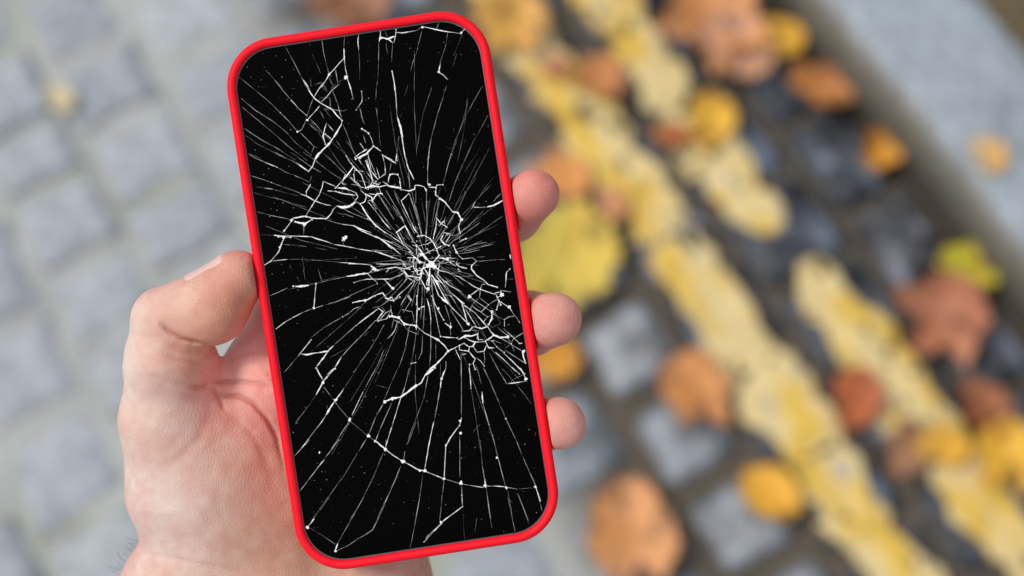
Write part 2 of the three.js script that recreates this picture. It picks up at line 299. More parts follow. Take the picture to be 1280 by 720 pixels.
// a place in the frame of hand and phone (mm; x right, y up, z towards the eye, from the middle of the lens axis) for a measured point of the photograph at a height z over the screen
const pt = (px, py, z = 0) => [(px - 640) * (DIST * 1000 - z) / F, -(py - 360) * (DIST * 1000 - z) / F, z];
const PHONE = pt(490.4, 363, 0);
const phone = thing('smartphone', 'black smartphone with a shattered screen in a red bumper case', 'phone');
phone.position.copy(toWorld(PHONE[0] * MM, PHONE[1] * MM, -DIST)); phone.quaternion.copy(camera.quaternion).multiply(new THREE.Quaternion().setFromAxisAngle(new THREE.Vector3(0, 0, 1), TILT));
function roundRect(hw, hh, r, n = 14) {                       // outline with outward normals
  const o = [];
  for (const [cx, cy, a0] of [[hw - r, hh - r, 0], [r - hw, hh - r, 1], [r - hw, r - hh, 2], [hw - r, r - hh, 3]]) for (let i = 0; i <= n; i++) { const a = (a0 + i / n) * Math.PI / 2; o.push([cx + r * Math.cos(a), cy + r * Math.sin(a), Math.cos(a), Math.sin(a)]); }
  return o;
}
function sweep(outline, prof, capLast) {                       // prof: [offset outward, z]
  const pos = [], idx = [], n = outline.length, m = prof.length;
  for (const [x, y, nx, ny] of outline) for (const [o, z] of prof) pos.push((x + nx * o) * MM, (y + ny * o) * MM, z * MM);
  for (let i = 0; i < n; i++) for (let j = 0; j < m - 1; j++) { const a = i * m + j, b = ((i + 1) % n) * m + j; idx.push(a, a + 1, b, b, a + 1, b + 1); }
  if (capLast) { pos.push(0, 0, prof[m - 1][1] * MM); const c = n * m; for (let i = 0; i < n; i++) idx.push(c, ((i + 1) % n) * m + m - 1, i * m + m - 1); }
  return geo(pos, idx);
}
const silicone = new THREE.MeshPhysicalMaterial({ color: rgb(0.90, 0.003, 0.017), roughness: 0.58, specularIntensity: 0.5 });
{
  const prof = [[-2.75, -1.2], [-2.72, -0.25], [-2.6, 0.15], [-2.35, 0.45], [-1.95, 0.72], [-1.5, 0.86], [-1.05, 0.8], [-0.6, 0.5], [-0.25, 0.02], [-0.05, -0.6], [0.02, -1.6], [0.05, -4.5], [0, -7.6], [-0.25, -8.7], [-0.8, -9.6], [-1.7, -10.1], [-3, -10.2]];
  mesh('case', sweep(roundRect(37.6, 75.85, 14, 18), prof, true), silicone, phone);
  // rounded keys moulded into the left side of the case
  for (const [y, l] of [[30.5, 4.2], [20, 5.2], [7.5, 5.2]]) {
    const g = new THREE.SphereGeometry(1, 20, 14), p = g.attributes.position;
    for (let i = 0; i < p.count; i++) p.setXYZ(i, (-37.45 + Math.sign(p.getX(i)) * Math.abs(p.getX(i)) ** 0.6 * 0.75) * MM, (y + Math.sign(p.getY(i)) * Math.abs(p.getY(i)) ** 0.6 * l) * MM, (-4.6 + Math.sign(p.getZ(i)) * Math.abs(p.getZ(i)) ** 0.7 * 1.7) * MM);
    g.computeVertexNormals(); mesh('button', g, silicone, phone);
  }
  mesh('frame', sweep(roundRect(35.6, 73.7, 12, 14), [[-1.6, -0.5], [-0.7, -0.28], [-0.25, -0.28], [0, -0.8], [0.05, -4], [0, -8.6], [-0.8, -9.3]], true), new THREE.MeshStandardMaterial({ color: rgb(0.10, 0.10, 0.11), metalness: 0.6, roughness: 0.4 }), phone);
}
const glass = new THREE.MeshPhysicalMaterial({ color: rgb(0.0016, 0.0016, 0.0017), roughness: 0.3, specularIntensity: 0.03 });
const screen = mesh('screen', sweep(roundRect(34.62, 72.78, 11.2, 16), [[0, -0.9], [0, -0.25], [-0.08, -0.1], [-0.35, 0], [-6, 0]], true), glass, phone);
const inScreen = (u, v) => { const x = Math.abs(u) - (34.75 - 11.2), y = Math.abs(v) - (72.9 - 11.2); return Math.hypot(Math.max(x, 0), Math.max(y, 0)) + Math.min(Math.max(x, y), 0) < 11.2; };
const shatter = new THREE.MeshStandardMaterial({ color: rgb(0.8, 0.81, 0.82), roughness: 0.6 });
const hairline = new THREE.MeshStandardMaterial({ color: rgb(0.42, 0.43, 0.44), roughness: 0.6 });   // cracks that have hardly opened scatter less light
const lines = [], chips = [];
function C(w, ...p) { lines.push({ w: Math.min(0.34, 1.2 * w * w + 0.018), p }); }   // one crack: how strong it looks and its corners, mm on the screen
function K(r, u, v) { chips.push([r, u, v]); }                 // crushed glass where cracks meet
C(.2,-29.17,71.67,-25.75,66.81,-21.86,60.92); C(.2,-19.15,72.2,-17.15,66.44,-16.07,63.07); C(.34,-16.07,63.07,-15.21,61.4,-14.29,59.65); 
C(.25,-8.82,72.68,-8.86,69.32,-8.61,65.76,-8.26,62.82); C(.38,-3.08,69.39,-3.45,65.92,-3.48,63.68,-3.34,60.46,-2.78,57.87); C(.11,-2.39,72.81,-3.08,69.39); 
C(.32,-3.67,66.6,-5.89,64.7,-8.26,62.82,-10.83,59.69); C(.34,1.6,72.67,1.13,70.66,.99,68.12); C(.14,.99,68.12,.63,64.33,-.05,59.95); 
C(.25,-6.3,64.12,-6.25,60.27,-3.71,61.15); C(.23,-6.28,60.11,-8.4,58.84); C(.14,-33.58,65.94,-32.18,64.6,-30.55,62.75); C(.1,-12.19,69.52,-11.37,66.51,-10.56,63.5); 
C(.18,-8.41,61.88,-7.65,59.52); C(.36,7.84,72.83,7.7,71.57,7.04,69.75); C(.45,7.03,70.71,8.16,70.79,9.35,70.19,11.66,70.63); C(.45,9.37,70.35,10.08,69.76,10.75,68.85); 
C(.36,12.27,72.46,11.82,70.61,11.06,68.8); C(.32,12.15,71.68,14,71.23,15.93,71.26,17.85,71.28,19.56,71.97); 
C(.36,19.59,72.13,21.42,71.53,23.22,70.77,26.57,69.61,29.94,68.61,31.36,69.51); C(.27,24.45,72.5,23.97,71.45,23.2,70.61); 
C(.16,19.42,71.04,18.15,68.03,16.88,65.02,15.56,62.66,14.54,60.25); C(.18,26.52,69.3,25.31,65.64,24.39,63.85,23.48,62.07,23.08,61.17); 
C(.45,23.18,61.16,22.76,59.94,22.32,58.73); C(.5,22.32,58.73,23.45,57.75,24.51,56.31); C(.11,30.54,68.35,28.8,65.42,27.07,62.48); 
C(.09,28.15,63.27,27.19,61.18,26.22,59.09); C(.2,6.98,69.76,6.01,64.14); C(.14,6.01,64.14,5.27,60.41,4.52,57.64); C(.23,10.75,68.85,10.2,66.37,9.61,63.58); 
C(.41,9.38,61.05,9.46,58.48,9.55,55.96); C(.14,9.02,69.12,8.78,67.55,9.01,65.92); C(.14,9.09,72.63,9.58,70.64); C(.18,29.05,71.15,30.25,70.64,31.38,69.66); 
C(.14,-32.6,64.99,-29.18,61.25,-25.9,57.54,-23.52,54.29); C(.27,-23.52,54.29,-21.41,51.4,-19.63,48.4); C(.23,-23.68,63.61,-21.93,60.45,-19.86,57.25); 
C(.29,-19.86,57.25,-18.32,54.76,-16.42,52.55); C(.41,-15.86,62.39,-14.46,58.97,-13.5,56.9,-11.84,55.2,-8.98,53,-7.97,51.24,-6.65,49.43); 
C(.34,-9.98,61,-11.89,59.06,-13.45,57.22); C(.25,-13.45,57.22,-14.73,55.17,-16.36,51.9); C(.52,-12.28,54.47,-14.49,52.57,-16.33,51.09); 
C(.36,-16.66,50.98,-18.3,48.67,-19.68,48.08); C(.18,-18.76,47.78,-17.17,45.61,-15.59,43.44,-14.41,42.78); C(.23,-15.59,43.44,-16.45,41.98); 
C(.29,-5.67,59.86,-8.16,58.32,-10.01,56.68,-11.46,55.62); C(.23,-10.83,59.69,-9.77,58.25); C(.23,-8.11,58.63,-7.17,54.32,-6.93,51.72,-6.71,50.08); 
C(.32,-3.34,60.46,-2.83,57.49,-2.6,54.89); C(.29,0,55.13,-.35,53.9,-1.32,52.77,-2.27,51.8); C(.23,-1.21,52.44,-1.08,50.17,-.9,48.22); 
C(.5,-6.65,49.43,-7.15,48.23,-8.34,46.81,-9.52,45.39); C(.59,-9.52,45.39,-11.06,43.7,-13.59,41.85,-15.83,39.8); C(.2,-6.74,48.8,-5.93,45.79,-5.21,42.16,-4.66,39.51); 
C(.25,-11.12,53.65,-10.27,51.91,-9.68,50.54); C(.2,-12.47,53.22,-11.56,50.83); C(.23,-15.36,51.1,-14.04,49.29,-12.77,47.17,-10.34,44.23); C(.2,-16.13,50.26,-14.28,47.73); 
C(.38,-11.13,49.48,-11.84,47.99,-12.65,45.87,-12.36,43.58); C(.29,-10.86,49.12,-9.59,47); C(.36,-11.92,46.4,-10.55,44.91); 
C(.2,-33.85,60.05,-30.31,55.98,-25.79,52.07,-22.78,48.72,-20.45,45.16,-16.6,41.04); C(.18,-33.92,57.5,-29.28,52.29,-25.74,48.22,-23.05,44.92,-18.07,39.82); 
C(.18,-34.22,51.46,-30.01,47.6,-26.28,44.78,-21.2,40.31); C(.14,-34.19,49.53,-31.14,46.49,-28.25,44.44,-23.63,41.16); C(.18,-34.34,44.42,-30.52,42.23); 
C(.2,-9.08,44.04,-7.64,40.93,-6.42,38.5); C(.16,-13.32,41.49,-11.79,39.01); C(.29,-2.5,42.06,-1.65,40.32); C(.68,-4.8,38.57,-3.04,39.58,-1,40.38); 
C(.34,9.46,58.48,9.36,53.68,8.85,48.31); C(.54,8.85,48.31,9.08,46.68,9.3,45.04,9.38,42.46); C(.36,9.31,44.08,9.25,40.56,9.3,36.71,9.74,35.42); 
C(.2,10.25,49.06,9.74,47.86); C(.2,8.45,42.61,7.75,40.15,7.04,37.7); C(.36,6.95,37.07,6.93,35.95); C(.27,.05,56.73,-.22,53.89,-.84,53.02); 
C(.2,-1.03,51.77,-.9,49.5,-.57,47.53); C(.68,-1.55,46.33,-.7,45.63,.12,44.7); C(.27,.25,44.52,.79,42.83,.99,41.04); C(.56,.97,40.88,-1.2,39.29,-3.3,38.18); 
C(.41,.97,40.88,1.83,40.27,2.81,39.31); C(.43,2.98,38.33,4.24,37.17,5.7,36.24); C(.14,4.32,57.35,3.58,53.62); C(.25,3.53,51.22,3.23,48.86); 
C(.11,3.32,48.85,3.21,45.02,2.85,40.59); C(.11,19.81,54.95,17.98,51.39,16.14,47.83,14.38,42.65,12.62,37.47); 
C(.2,23.93,54.63,22.05,50.76,20.21,47.2,19.2,44.79,18.23,42.69); C(.25,18.23,42.69,17.47,40.89,16.92,39.37,15.37,34.55); 
C(.15,33.94,53.08,30.76,49.09,27.94,45.36,25.79,41.84,24.11,39.22,21.72,34.14); C(.16,34.25,44.7,31.43,40.97,28.66,37.56,25.71,33.04); C(.11,21.53,37.06,23.45,37.08); 
C(.09,13.38,56.91,11.96,53.92); C(.09,33.16,35.58,31.42,32.64); C(.2,-1.37,44.45,-1.08,42.16); C(.2,-34.33,44.26,-32.34,42.67,-30,41.19); 
C(.29,-30,41.19,-28.39,40.23,-26.78,39.25); C(.18,-26.78,39.25,-24.49,37.45,-22.42,36.33); C(.27,-22.42,36.33,-19.8,34.64); C(.18,-19.8,34.64,-18.35,33.62); 
C(.18,-26.75,43.57,-24.46,41.77,-22.13,40.29,-19.34,37.61,-17.87,36.75); C(.36,-21.24,39.83,-19.87,38.34,-18.19,36.73); 
C(.18,-22.37,42.89,-19.86,40.42,-17.36,37.95,-14.79,35.95); C(.16,-18.92,42.36,-16.95,40.61,-15.29,38.91,-13.1,36.49,-10.86,34.38,-8.87,32.79); 
C(.2,-12.5,40.4,-10.38,37.51,-8.26,34.62,-5.57,31.32); C(.56,-14.23,41.63,-15.78,39.88); C(.38,-15.77,39.95,-16.69,38.17,-18.21,36.64); C(.2,-17.44,35.4,-18.35,33.62); 
C(.36,-18.11,33.1,-19.68,31.26,-19.87,30.01); C(.43,-21.37,30.72,-19.87,30.01,-18.73,29.12,-17.59,28.21); C(.18,-34.34,38.01,-31.67,36.64,-29,35.26); 
C(.27,-29,35.26,-26.35,33.73); C(.18,-26.35,33.73,-23.39,32.15,-20.45,30.42); C(.16,-33.57,34.69,-30.8,33.94); C(.41,-31.12,33.99,-28.97,33.34); 
C(.11,-28.97,33.34,-25.39,31.66,-21.75,30.3); C(.14,-34.44,33.22,-30.85,31.54,-27.22,30.18,-23.66,28.35,-20.36,26.88); 
C(.23,-34.33,27.76,-30.43,26.03,-26.48,24.62,-25,23.81); C(.38,-14.56,33.28,-15.15,31.52,-16.43,29.47,-17.77,28.08,-19.52,26.1,-20.91,24.33); 
C(.29,-14.55,33.35,-12.79,32.27,-11.04,31.2); C(.43,-17.59,28.21,-16.12,27.34,-14.63,26.63,-13.4,26.28); C(.34,-25.01,23.75,-26.53,22.22,-27.66,21.11); 
C(.41,-24.6,24.33,-22.66,24.41,-21.06,24.42,-18.97,23.45,-15.53,22.86); C(.54,-24.12,23.29,-21.39,22.29,-19.33,23.19); C(.25,-21.71,22.28,-22.09,19.84); 
C(.38,-15.57,22.61,-13.76,23.93,-12.94,25.09,-11.86,25.88); C(.23,-15.26,22.56,-13.49,21.58,-11.98,20.93,-8.01,19.68); C(.32,-8.01,19.68,-5.68,18.19,-3.31,16.93); 
C(.52,-11.86,25.88,-10.21,25.14,-8.44,25.19,-6.71,26.04); C(.25,-12.15,24,-9.72,23.14,-7.65,22.02); C(.2,-10.39,25.01,-7.79,23.17,-5.15,21.64,-2.8,20.25); 
C(.36,-5.57,31.32,-4.16,30.07,-2.95,29.63); C(.47,-11.4,30.94,-8.89,30.55,-7.43,29.68,-5.97,28.75); C(.36,-13.71,30.49,-11.54,30); 
C(.43,-11.54,30,-9.15,28.92,-6.08,28.03); C(.41,-5.95,37.14,-5.47,36.11,-7.37,34.16,-8.84,32.94,-11.04,31.2); C(.32,-7.04,39.4,-6,36.83); 
C(.47,-5.47,36.11,-3.62,33.58,-3.28,31.6,-2.95,29.63); C(.34,-6.58,33.08,-5.5,31.79,-4.68,30.86); C(.32,-6.85,31.35,-4.41,30.5); C(.81,-4.51,38.14,-2.84,38.59,-.81,39.3); 
C(.36,-3.83,38.42,-3.18,36.4); C(.38,-1.78,37.14,-1.02,33.82,-.78,31.22); C(.43,-5.97,28.75,-5.53,27.46,-6.66,26.36,-5.19,25.49); 
C(.43,-5.19,25.49,-3.84,25.92,-3.18,27.1,-3.5,28.11,-4.61,29.24); C(.38,-5.19,25.49,-4.49,23.78,-3.8,22.07,-1.79,18.49); C(.47,-2.95,29.63,-.92,30.28,.15,31.01); 
C(.47,-3.5,28.11,-1.77,26.88,-1.65,25.58); C(.27,-1.96,25.63,-1,23.56); C(.27,-.75,37.62,-.15,35.28,.45,32.95); 
C(.38,-.9,38.93,-.82,36.35,-.69,34.09,.06,32.69,.82,31.45); C(.32,-1.41,37.72,-1.05,33.82,-.82,31.16); C(.36,2.85,38.35,3.96,37.21,5.38,36.03,6.54,35.21); 
C(.34,7.06,37.53,6.22,35.26); C(.25,5.13,35.43,4.27,33); C(.29,3.12,37.98,3.31,35.07,3.13,32.85,1.21,31.87); C(.68,4.16,32.31,5.3,32.42,6.43,32.02); 
C(.29,6.43,32.02,6.95,30.66,6.65,29.75); C(.56,3.52,30.23,3.87,31.46,4.32,32.29); C(.56,-2.32,29.79,-.69,29.92,.82,29.37,3.42,29.6); C(.47,1.98,30.63,3.42,29.6); 
C(.52,3.38,29.29,6.41,28.18,6.96,27.61,9.1,26.96,10.59,27.21,10.91,28.28); C(.47,6.81,29.72,6.72,28.13); C(.52,10.91,28.28,12.15,28,13.34,27.43,13.77,26.08); 
C(.38,9.21,38,9.45,35.4,9.74,33.11,10.3,31.58,10.84,29.9); C(.23,9.64,32.49,9.5,29.94,9.2,27.59); C(.32,16.25,36.91,15.55,34.46,15.06,32.29,14.38,27.91); 
C(.27,13.87,26.7,13.14,22.01,12.91,19.48,12.53,16.98,11.84,14.58); C(.38,14.59,27.23,16.6,26.76,16.94,27.45,18.6,27.25); 
C(.27,22.26,35.34,21.09,32.96,20.33,31.15,19.32,28.75,18.72,27.4); C(.18,26.59,34.35,24.5,31.15,23.01,28.81,21.94,27.06,20.77,24.67,19.6,22.29); 
C(.11,31.96,33.84,28.73,29.53,26.71,26.8,24.68,24.07,21.35,19.14); C(.11,33.18,27.24,29.63,23.94); C(.2,29.63,23.94,28.24,22.24); C(.32,26.95,21.15,25.54,19.29); 
C(.14,25.57,19.44,24.07,18.07,22.94,16.97); C(.36,26.24,19.66,28.11,19.31,30,19.08); C(.45,30.01,19.14,31.95,19.26,34.33,20.17); 
C(.25,31.96,20.38,33.07,21.33,34.34,22.25); C(.34,16.58,26.61,16.13,24.75,17.23,23.56); C(.52,17.23,23.56,18.61,22.12,19.36,20.73,20.1,19.33,21.62,18.77,22.27,16.75); 
C(.38,22.27,16.75,21.19,14.99,21.38,13.11); C(.27,16.88,23.35,15.97,20.61,15.43,18.13); C(.32,15.43,18.13,14.98,16.28,14.51,14.27); 
C(.38,15.43,18.13,16.46,16.53,17.87,15.25); C(.18,28.91,18.29,26.02,16.17,22.77,13.79); C(.23,33.99,15.9,30.55,14.35,26.39,12.33); 
C(.32,8.67,26.23,7.59,25.43,6.32,24.51); C(.34,6.32,24.51,6.84,22.67,7.48,20.64,8.3,17.63,9.17,15); C(.23,4.75,27.8,5.44,26.09,6.19,24.69); 
C(.27,8.93,25.87,9.27,23.89,9.6,21.92,10.17,18.3,10.43,14.8); C(.27,.43,26.86,1.98,23.42,3.49,19.66); C(.25,2.56,28.14,4.16,24.04,5.77,19.95); 
C(.34,5.51,20.31,6.21,18.6); C(.38,3.56,15.96,4.98,16.86,6.35,17.45,6.83,16.42,7.3,15.29); C(.32,-2.94,25.78,-.92,22.26,.57,19.47,2.11,16.99); 
C(.23,-1.64,25.9,.55,21.39,3.05,16.84); C(.32,-3.66,21.09,-2.56,19.95,-1.21,18.3,.41,16.35); C(.14,10.9,27.16,10.27,23.1); C(.11,20.58,18.29,19.58,17.01,18.58,15.72); 
C(.34,-2.4,29.22,-1.63,30.07,-.82,31.16); C(.47,-2.89,26.09,-1.64,25.9,-.09,27.58,1.31,27.37); C(.36,-2.29,27.92,.16,27.16); C(.36,.82,29.37,.95,27.68); 
C(.32,-.86,30.91,.61,30.04,1.33,30.57); C(.36,-25.71,22.9,-26.64,22.08,-27.58,21.2); C(.38,-28.57,17.89,-30.05,15.56,-31.34,14.47,-32.64,13.33,-34.35,12.63); 
C(.59,-27.91,19.07,-29.52,16.92); C(.41,-30.58,20.45,-27.47,19.8,-22.8,18.92,-20.31,18.47); C(.41,-20.31,18.47,-19.13,17.78,-16.74,16.7,-14.38,15.37); 
C(.29,-14.38,15.37,-10.72,14.17,-7.08,12.8,-3.11,11.55); C(.2,-3.98,12.16,-1.2,11.47,1.61,10.98); C(.32,-3.11,11.55,-.73,10.38,1.32,9.1); 
C(.68,-29.38,19.88,-27.82,19.63,-25.97,19.15); C(.11,-34.62,21.23,-30.58,20.45); C(.25,-22,22,-22.28,19.16); C(.27,-28.15,17.51,-26.61,17.11); 
C(.14,-26.61,17.11,-24.44,16.61,-21.99,15.91); C(.11,-19.53,15.21,-16.5,14.1); C(.29,-32.64,13.33,-30.25,13.28,-27.86,13.13); 
C(.11,-27.86,13.13,-24.72,12.74,-21.6,12.17); C(.23,-21.92,12.21,-20.38,11.81); C(.14,-20.38,11.81,-16.98,10.97,-13.27,10.07); 
C(.29,-13.9,10.17,-10.81,9.44,-7.71,8.73,-4.63,7.94); C(.45,-10.82,9.37,-8.34,8.83,-6.16,8.4); C(.68,-11.88,15.95,-11.16,16.48,-10.29,16.92); 
C(.18,-11.62,15.59,-11.61,14.62); C(.38,-11.31,20.67,-7.94,19.67,-5.97,17.92,-3.64,16.43,-1.3,14.95); C(.36,-1.3,14.95,.23,13.43,1.71,11.6); C(.29,-1.3,14.95,1.97,13.32); 
C(.23,-2.55,19.31,-.16,17.18,2.24,15.04); C(.23,1.21,18.73,2.53,16.92); C(.25,-34.45,3.74,-31.77,4.44,-29.1,5.15); C(.61,-27.45,5.47,-25.27,5.04,-23.03,5.01); 
C(.11,-23.03,5.01,-19.78,5.31,-16.53,5.61); C(.18,-16.53,5.61,-12.65,5.81); C(.47,-12.32,5.86,-10.09,5.8,-8.15,5.92,-5.6,5.84,-4.49,6.79); 
C(.34,-10.39,3.86,-8.42,4.13,-6.49,4.22,-3.05,3.68,.41,3.21); C(.29,-20.92,5.17,-21.67,2.4,-22.46,-.62); C(.16,-19.78,9.48,-19.47,7.35,-19.15,5.22); 
C(.11,-23.89,9.8,-23.8,6.26); C(.09,-27.46,11.63,-27.34,10.33); C(.11,-26.06,8.21,-25.37,6.5); C(.23,-16.9,-.9,-14.56,-.3,-12.22,.3); 
C(.27,-12.22,.3,-8.2,1.44,-3.87,2.53); C(.29,-6.25,5.78,-5.19,4.34,-3.82,2.84); C(.68,-4.98,7.76,-3.29,6.22); C(.29,-8.04,-1.63,-5.49,-.75,-3,-.17,-1.99,-1.93); 
C(.18,-10.95,-1.82,-8.04,-1.63); C(.36,-1.31,2.45,.01,.65); C(.11,-23.67,13.29,-23.68,9.12); C(.09,-26.31,2.48,-26.09,1.8); 
C(.29,-1.78,18.55,1.88,15.26,5.54,11.97,7.38,9.38); C(.34,-2.21,15.73,-.48,14.5,1.71,12.08,3.89,9.6); C(.23,.41,14.05,2.59,12.59,4.76,11.07); 
C(.29,-2.84,11.66,1.14,9.45,5.11,7.16); C(.38,-3.4,8.07,1.28,7.28,5.99,6.61); C(.45,-.46,6.33,1.77,6.3,3.92,5.65,5.77,5.2); C(.29,-3.67,6.34,-1.72,6.52); 
C(.29,-4.05,3.84,-.3,3.26,1.52,3.62,3.34,3.98); C(.36,5.18,11.71,4.42,14.07,3.61,16.11); C(.38,3.57,15.8,4.99,16.7,6.38,17.45,7.22,14.59,8.66,11.42); 
C(.27,4.55,15.97,5.09,14.28,5.63,12.6); C(.29,8.34,17.63,9.03,15.92,9.73,14.21); C(.27,9.73,14.21,10.06,12.23,10.35,9.94); C(.29,10.21,17.34,10.67,14.06); 
C(.2,12.31,16.37,11.67,13.26,10.98,9.85); C(.36,15.22,16.56,14.26,14.47,13.65,12.64); C(.43,9.37,13.94,11.29,13.96,12.71,12.78,13.45,11.32); 
C(.61,8.67,11.49,9.68,9.73,10.68,7.9); C(.54,13.51,11.7,14.11,9.36,14.48,7.64); C(.45,14.16,9.67,15.35,10.13); C(.27,11.58,9.59,14.08,9.2); 
C(.47,16.47,16.37,17.22,15.99,17.93,15.44); C(.45,16.87,13.74,15.64,12.01,16.54,10.59,17.73,10.02); C(.34,16.89,13.9,18.7,13.14,17.9,12.14,16.95,11.16); 
C(.36,21.48,15.59,20.93,14.07,21.4,12.98); C(.23,21,12.46,20.91,10.87); C(.52,20.71,10.58,21.74,11.06,22.73,11.23); C(.47,19,9.89,19.48,7.82); 
C(.2,30.56,14.19,28.13,12.96,25.38,11.78,23.26,10.51,21.18,9.48); C(.23,27.01,9.93,24,9.11,20.62,7.97); C(.25,30,8.5,27.74,8.37,25.45,8.09,21.55,7.73); 
C(.23,23.21,14.36,20.32,12.24,17.73,10.02); C(.41,19.48,7.82,20.1,6.67,20.91,5.68); C(.38,20.92,5.74,23.78,5.62,24.73,4.51,23.13,3.48,22.99,2.54,23.99,.72); 
C(.47,16.8,6.06,15.62,6.72,14.39,7.07); C(.36,16.27,6.78,19.22,6.17); C(.68,16.91,6.75,16.43,5.73); C(.2,27.28,5.4,25.06,5.58); C(.25,32.79,3.74,30.27,4.04,27.73,4.21); 
C(.18,27.73,4.21,24.88,4.42); C(.29,13.5,5.45,16.05,5.37,18.63,5.46); C(.38,18.89,5.09,19.64,3.7,21.76,2.89); C(.36,13.55,3.68,16.27,2.62,19.2,.88,23.15,-2.62); 
C(.32,23.15,-2.62,26.09,-4.35,29.06,-5.84); C(.43,23.97,.62,25.94,-1.13,27,-2.57,29.4,-3.65); C(.25,17.98,1.23,20.79,.79,23.32,.56); 
C(.34,24.62,-3.48,25.12,-2.28,26.74,-2.21); C(.29,24.67,-3.17,22.93,-4.02,21.19,-4.94); C(.29,12.51,3.2,14.41,.98,16.31,-1.24,19.19,-3.35); 
C(.32,12.46,2.88,13.98,.25,15.49,-2.39,19.32,-6.67); C(.61,11.74,2.36,12.7,.28,13.35,-1.74,14.94,-5.99); C(.43,11.16,2.77,11.98,-.25,12.74,-3.63); 
C(.27,11.33,1.78,11.11,-1.71,11.12,-5.82); C(.52,8.2,2.26,8.9,.55,9.33,-.8,10.26,-1); C(.34,7.65,.75,6.9,-2.02,6.11,-5.04); C(.38,-4.73,-.54,-2.76,-.21,-1.76,-2.03); 
C(.32,-2.13,3.86,-.81,2.05,.25,.61); C(.43,3.89,5.49,4.85,3.42,7,2.77,8.5,2.15); C(.29,4.4,2.53,3.62,1.69); C(.29,7.26,2.41,4.37,.29,2.04,-1.27,-.29,-2.9); 
C(.25,6.8,1.52,4.44,-1.32,1.73,-4.36); C(.38,3.72,-1.85,4.72,-3.67); C(.38,-1.8,-2.28,-.45,-1.85,-.03,-3.26); C(.32,33.63,.89,32.54,.1,32.05,-2.07,31.59,-3.99); 
C(.47,34.26,4.96,34.37,3.6); C(.25,32.57,-1.83,34.13,-2.07); C(.29,30.2,-4.67,32.95,-5.57); C(.47,30.2,-4.67,29.96,-6.23,28.96,-6.46); C(.47,29.19,-7.08,29.58,-8.68); 
C(.32,14.67,-3.55,16.18,-4.16); C(.47,18.19,-5.69,19.32,-6.67); C(.36,6.45,9.58,8.66,7.32,6.9,6.31,7.51,8.14); C(.36,7.65,4.91,7.71,3.24,9.33,3.37); 
C(.47,9.58,9.1,10.41,8.27); C(.36,6.9,6.31,7.24,4.33,8.85,4.41,9.65,3.32); C(.36,5.63,8.43,7.19,8.19,6.66,6.83); C(.5,9.68,9.73,10.11,8.38,11.43,6.57); 
C(.56,10.4,6.09,8.61,7.01,6.5,9.9); C(.54,10.56,5.1,9.21,4.67,8.56,2.53); C(.54,11.5,4.96,11.01,2.79,10.41,-0); C(.54,12.49,5.12,13.86,3.63); C(.54,13,6.33,14.49,7.7); 
C(.77,10.35,5.78,11.94,5.69,13.12,5.03); C(.77,11.43,6.57,12.22,5.49,12.71,4.45); C(.59,9.84,4.57,10.59,3.18,10.7,1.88); C(.38,-21.8,1.78,-22.25,-.07,-22.62,-1.46); 
C(.29,-33.94,-5.64,-31.14,-4.15,-28.09,-3.02,-25.72,-2.26,-23.73,-1.77); C(.27,-23.73,-1.77,-19.8,-1.25); C(.29,-19.15,-1.19,-15.54,-.63,-11.9,.09); 
C(.18,-24.99,-9.91,-22.5,-8.37,-20.07,-7.14,-17.35,-6.12,-14.96,-5.21); C(.38,-12.92,-4.4,-11.49,-3.5,-9.83,-3.12); C(.29,-14.96,-5.21,-12.92,-4.4); 
C(.38,-11.54,-1.73,-9.59,-1.55,-7.35,-1.58,-4.99,-.82); C(.18,-33.64,-18.18,-31.42,-16.28,-29.2,-14.38); C(.29,-29.2,-14.38,-26.96,-12.32,-24.72,-10.27); 
C(.45,-28.14,-13.74,-26.61,-14.21,-23.71,-14.11,-20.51,-14.12); C(.54,-20.51,-14.12,-18.7,-12.8); C(.5,-20.51,-14.12,-22.05,-15.81,-24.29,-17.87); 
C(.34,-24.32,-18.02,-24.04,-19.35,-23.49,-20.97); C(.23,-18.34,-12.54,-15.14,-10.47,-11.58,-8.2); C(.34,-11.58,-8.2,-8.08,-6.27,-4.58,-4.41); 
C(.41,-22.23,-21.07,-20.78,-20.01,-19.36,-19.11); C(.36,-19.36,-19.11,-18.18,-17.69,-17,-16.27); C(.27,-17,-16.27,-13.33,-13.31,-9.72,-10.67,-6.06,-7.71); 
C(.38,-4.58,-4.41,-3.48,-5.54,-5.75,-7.82,-2.85,-7.72,-2.11,-7.04); C(.38,-2.27,-1.88,-1.25,-2.52,-.19,-2.91,1.85,-2.2); C(.23,-3.86,-3.88,-.73,-2.28); 
C(.29,-1,-4.01,-1.24,-5.57,-2.84,-7.63); C(.18,-14.23,-21.19,-11.53,-18.24,-8.88,-15.6,-6.13,-12.34,-3.7,-9.04); C(.32,-3.39,-13.25,-2.12,-12.32,-1.17,-11.35,.47,-9.04); 
C(.25,-9.01,-22.64,-6.7,-19.15,-4.76,-15.92); C(.56,-1.8,-7.15,.97,-7.9); C(.23,-.52,-2.8,1.86,-1.88); C(.25,1.58,-4.72,2.56,-3.59,3.74,-2.17); 
C(.43,4.36,-2.27,4.84,-3.37); C(.23,2.07,-6.72,3.43,-5.17,4.8,-3.62); C(.56,-1.18,-7.02,.63,-7.78,1.9,-9.9,4.66,-10.71); C(.25,.17,-8.67,-.8,-10.77,-2.04,-12.56); 
C(.34,6.56,-2.61,6.23,-5.76,4.92,-12.13); C(.52,6.65,-6.15,8.31,-5.77); C(.23,4.85,-12.6,3.8,-16.29,2.59,-19.94); C(.14,2.59,-19.94,1.73,-22.38,.89,-24.74); 
